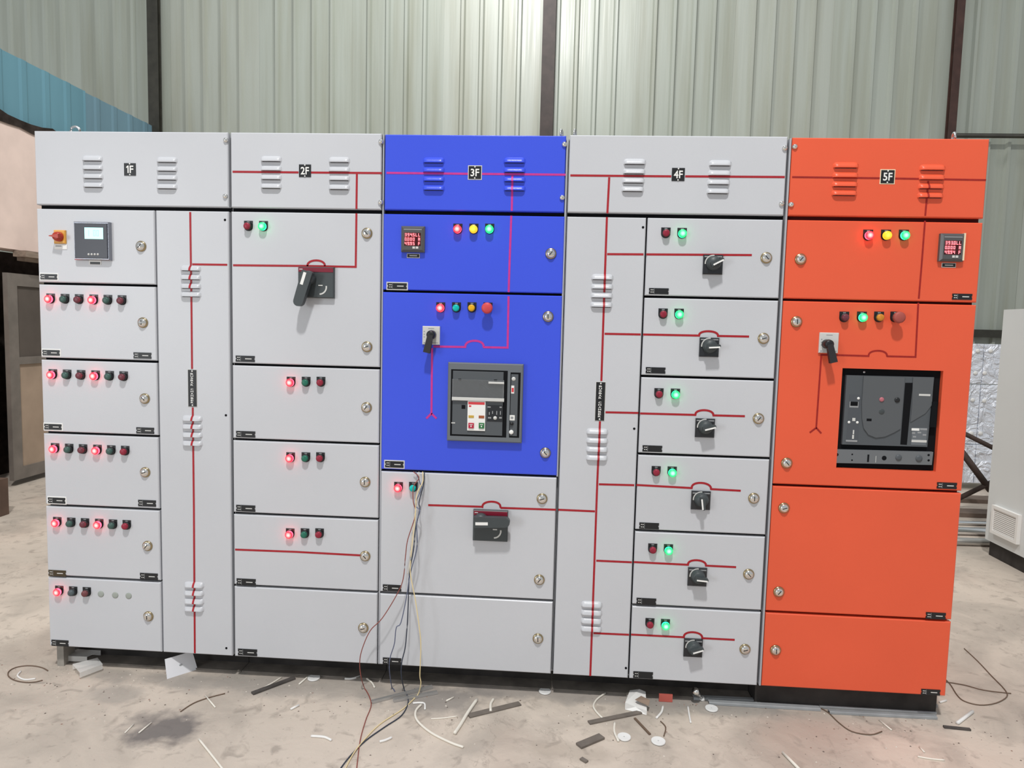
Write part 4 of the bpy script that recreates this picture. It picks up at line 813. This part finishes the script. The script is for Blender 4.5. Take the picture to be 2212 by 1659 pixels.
for pts, lb in (([(62+45*math.cos(a*.42), 1456+18*math.sin(a*.42)) for a in range(2, 15)], 'thin brown wire ring on the floor at the left'),
            ([(390,1537),(418,1519),(451,1507),(486,1498)], 'short dark wire arching above the oil stain'),
            ([(2083,1401),(2112,1428),(2142,1460),(2170,1489),(2175,1505),(2151,1519),(2117,1523),(2084,1515),(2068,1502),(2054,1480),(2043,1468)], 'long looping brown wire right of the orange cabinet'),
            ([(2043,1473),(2084,1480),(2126,1491),(2184,1498)], 'straight brown wire crossing the looping one at right'),
            ([(1427,1558),(1438,1571),(1434,1590)], 'small dark wire hook above the rightmost front disc'),
            ([(1770,1528),(1790,1540),(1812,1561),(1840,1580),(1880,1587),(1905,1580)], 'twisted dark wire coming from the grey trunking lids')):
    offcut(pts, 0.0022, twig, lb, 'wire_scrap', 'wire', 'thin dark wires on the floor')
disc_m = paint('white_disc_plastic', (0.80, 0.80, 0.79), 0.45)
def disc(px, py, r, lb):
    c = G(px, py, 0.0); mb = MB(); sg = 24; vs = []; tilt = random.uniform(-0.08, 0.08)
    for (rr, h) in ((0.10*r, 0.0), (0.10*r, 0.0035), (r*0.96, 0.0045), (r, 0.003), (r, 0.0)):
        for k in range(sg): a = 2*PI*k/sg; vs.append((c.x+rr*math.cos(a), c.y+rr*math.sin(a), h+0.002))
    mb.add(vs, [(i*sg+k, (i+1)*sg+k, (i+1)*sg+(k+1)%sg, i*sg+(k+1)%sg) for i in range(4) for k in range(sg)], disc_m)
    mb.lathe([(0.10*r, 0.0), (0.05*r, 0.0005)], (c.x, c.y, 0.002), slot, 10, axis='z')
    mb.build('plastic_disc', None, lb, 'disc', 'white punched discs on the floor', base=True)
disc(678, 1466, .0245, 'white punched disc in front of the 2F cabinet, leftmost disc'); disc(1177, 1495, .0235, 'dusty white disc at the foot of the middle cabinet')
disc(1537, 1532, .0235, 'white disc below the bolt near the trunking lids'); disc(1348, 1594, .0235, 'white disc with a cream offcut touching it, near bottom'); disc(1422, 1603, .0245, 'white disc nearest the bottom edge, right of its neighbour')
def bar(p0, p1, wd, h, m, label, name, cat, group=None, z0=0.001, prof='flat'):
    a = G(*p0); b = G(*p1); d = (b-a); d.z = 0; L = d.length; d.normalize(); q = Vector((-d.y, d.x, 0)); mb = MB()
    pf = {'flat': [(-wd/2, 0), (wd/2, 0), (wd/2, h), (-wd/2, h)],
          'u': [(-wd/2, 0), (wd/2, 0), (wd/2, h), (wd/2-.002, h), (wd/2-.002, .002), (-wd/2+.002, .002), (-wd/2+.002, h), (-wd/2, h)],
          'lid': [(-wd/2, 0), (-wd/2+.002, 0), (-wd/2+.002, h-.002), (wd/2-.002, h-.002), (wd/2-.002, 0), (wd/2, 0), (wd/2, h*.8), (wd/2-.003, h), (-wd/2+.003, h), (-wd/2, h*.8)]}[prof]
    n = len(pf); vs = [a + q*u + Vector((0,0,z0+v)) for u, v in pf] + [b + q*u + Vector((0,0,z0+v)) for u, v in pf]
    fs = [(k, n+k, n+(k+1)%n, (k+1)%n) for k in range(n)]
    if prof == 'flat': fs += [(0,1,2,3), (7,6,5,4)]
    elif prof == 'u':
        for o in (0, n): fs += [(o, o+1, o+4, o+5), (o+1, o+2, o+3, o+4), (o+6, o+7, o, o+5)]
    else:
        for o in (0, n): fs += [(o, o+1, o+2, o+9), (o+9, o+2, o+3, o+6, o+7, o+8), (o+3, o+4, o+5, o+6)]
    mb.add(vs, fs, m); return mb.build(name, None, label, cat, group, base=True)
SG = 'dark flat strips on the floor'
bar((545,1500), (636,1466), .020, .006, dark_bar, 'charcoal flat strip in front of the 2F cabinet', 'metal_strip', 'strip', SG)
bar((1272,1563), (1384,1540), .020, .005, dustgrey, 'long dusty grey strip leading to the crumpled box', 'metal_strip', 'strip', SG)
bar((1250,1614), (1300,1593), .030, .007, dustgrey, 'short wide grey-brown strip left of the front discs', 'metal_strip', 'strip', SG)
bar((1012,1548), (1123,1521), .026, .004, dustgrey, 'brownish flat strip right of the long thick offcut', 'metal_strip', 'strip', SG)
bar((1255,1640), (1268,1648), .014, .005, dustgrey, 'smallest brown chip of strip near the bottom edge', 'metal_strip', 'strip', SG)
bar((1371,1553), (1404,1588), .008, .004, twig, 'narrow dark splinter between crumpled box and discs', 'metal_strip', 'strip', SG)
bar((2038,1572), (2096,1578), .012, .006, dark_bar, 'thin black splinter below the thick white offcut at right', 'metal_strip', 'strip', SG)
alu = paint('dusty_aluminium', (0.50, 0.49, 0.48), 0.45, metal=0.6)
bar((803,1519), (934,1486), .014, .009, alu, 'upper aluminium channel under the cream-yellow wire', 'metal_channel', 'channel', 'aluminium channels', prof='u')
bar((850,1516), (945,1498), .014, .009, alu, 'lower aluminium channel under the cream-yellow wire', 'metal_channel', 'channel', 'aluminium channels', prof='u')
lid = paint('grey_trunking_plastic', (0.33, 0.345, 0.355), 0.4, var=0.15, vscale=15)
TG = 'grey trunking lids along the plinth'
bar((1497,1509), (1770,1522), .024, .010, lid, 'back left grey trunking lid against the plinth', 'trunking_lid', 'trunking', TG, prof='lid')
bar((1530,1519), (1770,1533), .026, .010, lid, 'front left grey trunking lid ending at the dark wire', 'trunking_lid', 'trunking', TG, prof='lid')
bar((1716,1514), (2020,1531), .030, .012, lid, 'back right grey trunking lid under the orange cabinet', 'trunking_lid', 'trunking', TG, prof='lid', z0=0.012)
bar((1768,1528), (2020,1542), .022, .010, lid, 'middle right grey trunking lid under the orange cabinet', 'trunking_lid', 'trunking', TG, prof='lid')
bar((1790,1540), (2022,1552), .020, .010, lid, 'front right grey trunking lid, nearest the camera', 'trunking_lid', 'trunking', TG, prof='lid')
# bolt, bulb, red chip
t = thing('screw_bolt', G(1510,1503), 'shiny bolt with a round head standing by the plinth', 'bolt')
a = P(1501, 1491, 0.02); b = G(1516, 1508, 0.012)
mb = MB(); mb.tube([a, a.lerp(b, 0.35)], 0.013, chrome, 12); mb.build('head', t, label='bright chrome head'); mb = MB(); mb.tube([a.lerp(b, 0.35), b], 0.006, steel, 10); mb.build('shank', t)
mb = MB(); mb.tube([b.lerp(a, 0.02), b + (b-a).normalized()*0.016], 0.009, pvc_w, 10); mb.build('tip', t, label='white tip')
g0 = G(1641, 1514, 0.0); t = thing('small_bulb', g0, 'small clear bulb with yellow cap on the trunking lids', 'bulb')
mb = MB(); mb.tube([g0+Vector((-.006,.014,.030)), g0+Vector((-.005,.010,.044))], 0.010, paint('yellow_cap', (0.62, 0.42, 0.06), 0.4), 12); mb.build('cap', t, label='yellow cap')
mb = MB(); mb.tube(smooth_path([g0+Vector((-.005,.012,.034)), g0+Vector((0,.004,.026)), g0+Vector((.008,-.006,.022))], 3), 0.013, paint('frosted_clear', (0.75, 0.76, 0.76), 0.15, spec=0.8), 12); mb.build('glass', t, label='clear glass body')
a = G(1422, 1511); b = G(1451, 1513); mb = MB(); yy = min(0.034, a.y)
mb.box(a.x, b.x, yy-0.006, yy, 0.001, 0.030, paint('red_chip', (0.50, 0.11, 0.085), 0.6)); mb.build('plastic_chip', None, 'small red plastic chip standing against the plinth', 'chip', base=True)
# crumpled packaging
q = [G(1350,1533), G(1397,1545), G(1394,1506), G(1360,1504)]; t = thing('crumpled_box', G(1375,1525), 'crumpled white carton with a brown flap on the floor', 'box')
mb = MB(); h = 0.022; top = [Vector((p.x, p.y, h + random.uniform(-.006, .008))) for p in q]; lo = [Vector((p.x, p.y, 0.001)) for p in q]
mid = (top[0]+top[1])/2 + Vector((0, .012, -.008)); mid2 = (top[2]+top[3])/2 + Vector((.006, 0, .008))
mb.add(lo + top + [mid, mid2], [(0,1,8,4),(1,5,8),(1,2,6,5),(2,3,7,9),(2,9,6),(3,0,4,7),(4,8,9,7),(8,5,6,9),(3,2,1,0)], pvc_w); mb.build('carton', t)
f0 = [G(1372,1511,.034), G(1401,1524,.030), G(1404,1512,.040), G(1385,1503,.036)]
mb = MB(); mb.add(f0 + [v - Vector((0,0,.002)) for v in f0], [(0,1,2,3),(7,6,5,4),(0,4,5,1),(1,5,6,2),(2,6,7,3),(3,7,4,0)], paint('brown_card', (0.26, 0.19, 0.145), 0.8)); mb.build('flap', t, label='grey-brown card flap')
# white card leaning on the plinth
a = G(361,1467); b = G(427,1446); d = (b-a).normalized(); nrm = Vector((-d.y, d.x, 0)); H_ = 0.072; lean = 0.022; th = 0.002
qs = [a, b, b+nrm*lean-d*0.012+Vector((0,0,H_)), a+nrm*lean+Vector((0,0,H_))]
mb = MB(); mb.add(qs + [v + nrm*th for v in qs], [(0,1,2,3),(7,6,5,4),(0,4,5,1),(1,5,6,2),(2,6,7,3),(3,7,4,0)], paint('white_card', (0.80, 0.81, 0.85), 0.5)); t = mb.build('white_card', None, 'white plastic card leaning against the cabinet foot', 'card', base=True)
cc = (qs[0]+qs[1]+qs[2]+qs[3])/4 - nrm*0.0015; mb = MB(); dz = (qs[3]-qs[0]).normalized()
mb.add([cc + d*(0.006*math.cos(k*PI/5)) + dz*(0.0035*math.sin(k*PI/5)) for k in range(10)], [tuple(range(10))], midmark); mb.build('punched_mark', t)
# clear acrylic scraps
acr = paint('clear_acrylic', (0.95, 0.95, 0.94), 0.12, alpha=0.36, spec=0.9)
def channel(p, lb):
    q = [G(x, y, 0) for x, y in p]; mb = MB(); h = 0.024; z0 = 0.001
    for v in q:
        if v.y > 0.122: v.y = 0.122
    if max(v.y for v in q) > 0.05: z0 = 0.009; h = 0.030
    for (i, j) in ((0, 1), (2, 3)):
        d_ = q[j]-q[i]; n_ = Vector((-d_.y, d_.x, 0)).normalized()*0.002
        vs = [q[i], q[j], q[j]+n_, q[i]+n_]; mb.add([v+Vector((0,0,z0)) for v in vs]+[v+Vector((0,0,h)) for v in vs], [(0,1,5,4),(1,2,6,5),(2,3,7,6),(3,0,4,7),(4,5,6,7)], acr)
    mb.add([v+Vector((0,0,h)) for v in q]+[v+Vector((0,0,h-.002)) for v in q], [(0,1,2,3),(7,6,5,4)]+[(k,(k+1)%4,4+(k+1)%4,4+k) for k in range(4)], acr)
    mb.build('acrylic_channel', None, lb, 'plastic scrap', 'clear plastic channel scraps', base=True)
channel([(127,1432),(188,1434),(229,1412),(180,1409)], 'larger clear plastic channel tucked under the 1F cabinet')
channel([(173,1469),(222,1450),(211,1436),(157,1450)], 'smaller clear plastic channel in front of the larger one')
# crumbs nobody could count
mb = MB(); cr = [paint('crumb_dark', (0.16, 0.13, 0.11), 0.9), paint('crumb_pale', (0.62, 0.57, 0.50), 0.9), paint('crumb_red', (0.30, 0.20, 0.16), 0.9)]
for i in range(420):
    px = random.uniform(0, 2212); py = 1400 + 0.06*(px-100) + abs(random.gauss(0, 70)) + 10
    if py > 1680 or G(px, py).y > 0.04: continue
    g = G(px, py); s = random.uniform(.001, .0034); a = random.uniform(0, PI)
    vs = [g+Vector((s*1.6*math.cos(a+k*PI/2)*random.uniform(.6,1), s*1.6*math.sin(a+k*PI/2)*random.uniform(.6,1), 0)) for k in range(4)] + [g+Vector((0,0,s))]
    mb.add(vs, [(0,1,4),(1,2,4),(2,3,4),(3,0,4)], cr[random.choice((0,0,0,1,1,2))])
mb.build('floor_crumbs', None, 'tiny crumbs and grit scattered over the concrete floor', 'debris', kind='stuff')

# ---------------------------------------------------------------- right side of the hall
XR = 3.1
e0 = SX(2125, 1195, XR); yb = e0.y; t = thing('control_cabinet', (3.45, yb-0.6, 0), 'pale grey cabinet with a filter vent at the right edge', 'electrical cabinet')
pg = paint('pale_grey_cabinet', (0.69, 0.72, 0.72), 0.5, spec=0.3, var=0.04, vscale=2)
mb = MB(); ztop = SX(2168, 669, XR).z; mb.box(XR, XR+0.8, yb-1.4, yb, 0.10, ztop, pg); mb.build('body', t)
mb = MB(); mb.box(XR+0.02, XR+0.78, yb-1.38, yb-0.02, 0.0, 0.10, plinth_m); mb.build('plinth', t, label='black plinth')
v0 = SX(2150, 1092, XR); v1 = SX(2203, 1170, XR); va, vb = min(v0.y, v1.y), max(v0.y, v1.y); vz1 = SX(2150, 1090, XR).z; vz0 = SX(2150, 1152, XR).z
mb = MB(); sideframe(mb, XR-0.022, XR, va, vb, vz0, vz1, white, 0.02); mb.box(XR-0.006, XR, va+.02, vb-.02, vz0+.02, vz1-.02, palegrey); vt = mb.build('filter_vent', t, label='square white filter vent')
for k in range(12):
    z = vz0 + .026 + k*(vz1-vz0-.052)/11; mb = MB(); mb.box(XR-0.016, XR-0.006, va+.02, vb-.02, z-.004, z+.004, white); mb.build('slat', vt)
# foil-faced insulation standing at the wall
fm_, nt, b_ = nodes('crinkled_foil'); b_.inputs['Metallic'].default_value = 0.35; b_.inputs['Roughness'].default_value = 0.3; b_.inputs['Base Color'].default_value = (0.88, 0.92, 1.0, 1)
geo = nt.nodes.new('ShaderNodeNewGeometry'); nz = nt.nodes.new('ShaderNodeTexNoise'); nz.inputs['Scale'].default_value = 9; nz.inputs['Detail'].default_value = 6; nz.inputs['Distortion'].default_value = 1.5; lk(nt, geo.outputs['Position'], nz.inputs['Vector'])
bp = nt.nodes.new('ShaderNodeBump'); bp.inputs['Strength'].default_value = 1.0; bp.inputs['Distance'].default_value = 0.05; lk(nt, nz.outputs['Fac'], bp.inputs['Height']); lk(nt, bp.outputs[0], b_.inputs['Normal'])
YF = 4.1; zt = P(2110, 742, YF).z
t = thing('foil_insulation', (4.4, YF+0.03, 0), 'silver foil-faced insulation panels standing behind the orange cabinet', 'insulation')
xs = [3.55, P(2126, 760, YF).x, 4.85]; zs = [0.06, P(2100, 960, YF).z, P(2110, 830, YF).z, zt]
for i in range(2):
    for j in range(3):
        mb = MB(); mb.plate(xs[i]+.003, xs[i+1]-.003, zs[j]+.003, zs[j+1]-.003, YF+random.uniform(0, .008), YF+.05, fm_, .004); mb.build('panel', t)
for px, py in ((2112,758),(2140,758),(2107,806),(2127,806),(2101,864),(2126,866),(2118,936),(2098,936)):
    mb = MB(); mb.lathe([(0.020, 0.0), (0.018, 0.008), (0.006, 0.010)], P(px, py, YF-.002), white, 12); mb.build('pin_washer', t)
# steel trestle
YS = 3.3; rusty = paint('rusty_dark_steel', (0.075, 0.05, 0.042), 0.7, var=0.3, vscale=14)
def bar3(mb, a, b, r, m): mb.tube([a, b], r, m, 6)
t = thing('steel_trestle', (3.6, YS, 0), 'dark rusty steel braces leaning behind the orange cabinet', 'trestle')
for pa, pb, r in (((2060, 925), (2190, 990), .020), ((2062, 955), (2140, 1060), .026), ((2060, 1082), (2190, 1018), .020)):
    mb = MB(); bar3(mb, P(*pa, YS), P(*pb, YS), r, rusty); mb.build('brace', t)
for x in (P(2062, 930, YS).x, P(2188, 990, YS).x):
    mb = MB(); mb.box(x-.03, x+.03, YS-.03, YS+.03, 0, 1.0 if x < 3.5 else 0.95, rusty); mb.build('leg', t)
pipe = paint('bright_pipe', (0.78, 0.79, 0.80), 0.18, metal=1.0)
for px, py, r, lb in ((2105, 1131, .016, 'farthest thin chrome pipe on the floor behind the orange cabinet'), (2105, 1148, .028, 'thick middle chrome pipe on the floor behind the orange cabinet'), (2105, 1170, .026, 'nearest dull pipe on the floor behind the orange cabinet')):
    g = G(px, py, r); mb = MB(); mb.tube([(2.2, g.y-.06, r+.001), (4.2, g.y+.05, r+.001)], r, pipe if py < 1160 else paint('dull_pipe', (0.55, 0.54, 0.52), 0.35, metal=0.8), 14); mb.build('steel_pipe', None, lb, 'pipe', 'pipes lying on the floor at right', base=True)
for i, (y0, x0, x1, lb) in enumerate(((3.05, 2.6, 3.9, 'nearer dark timber plank lying behind the chrome pipes'), (3.55, 2.9, 4.3, 'farther dark timber plank lying behind the chrome pipes'))):
    mb = MB(); mb.box(x0, x1, y0, y0+.16, .001, .035, paint('dark_timber_%s' % 'ab'[i], (0.16, 0.12, 0.095), 0.85, var=.3, vscale=10)); mb.build('timber_plank', None, lb, 'plank', 'timber planks at right', base=True)
# brown crate at the left edge
g = G(15, 1112); mb = MB(); mb.box(g.x-.5, g.x, g.y-.35, g.y+.02, 0.001, .26, paint('brown_crate', (0.12, 0.075, 0.055), .8, var=.2, vscale=8)); mb.build('wooden_crate', None, 'low brown crate on the floor at the left edge', 'crate', base=True)
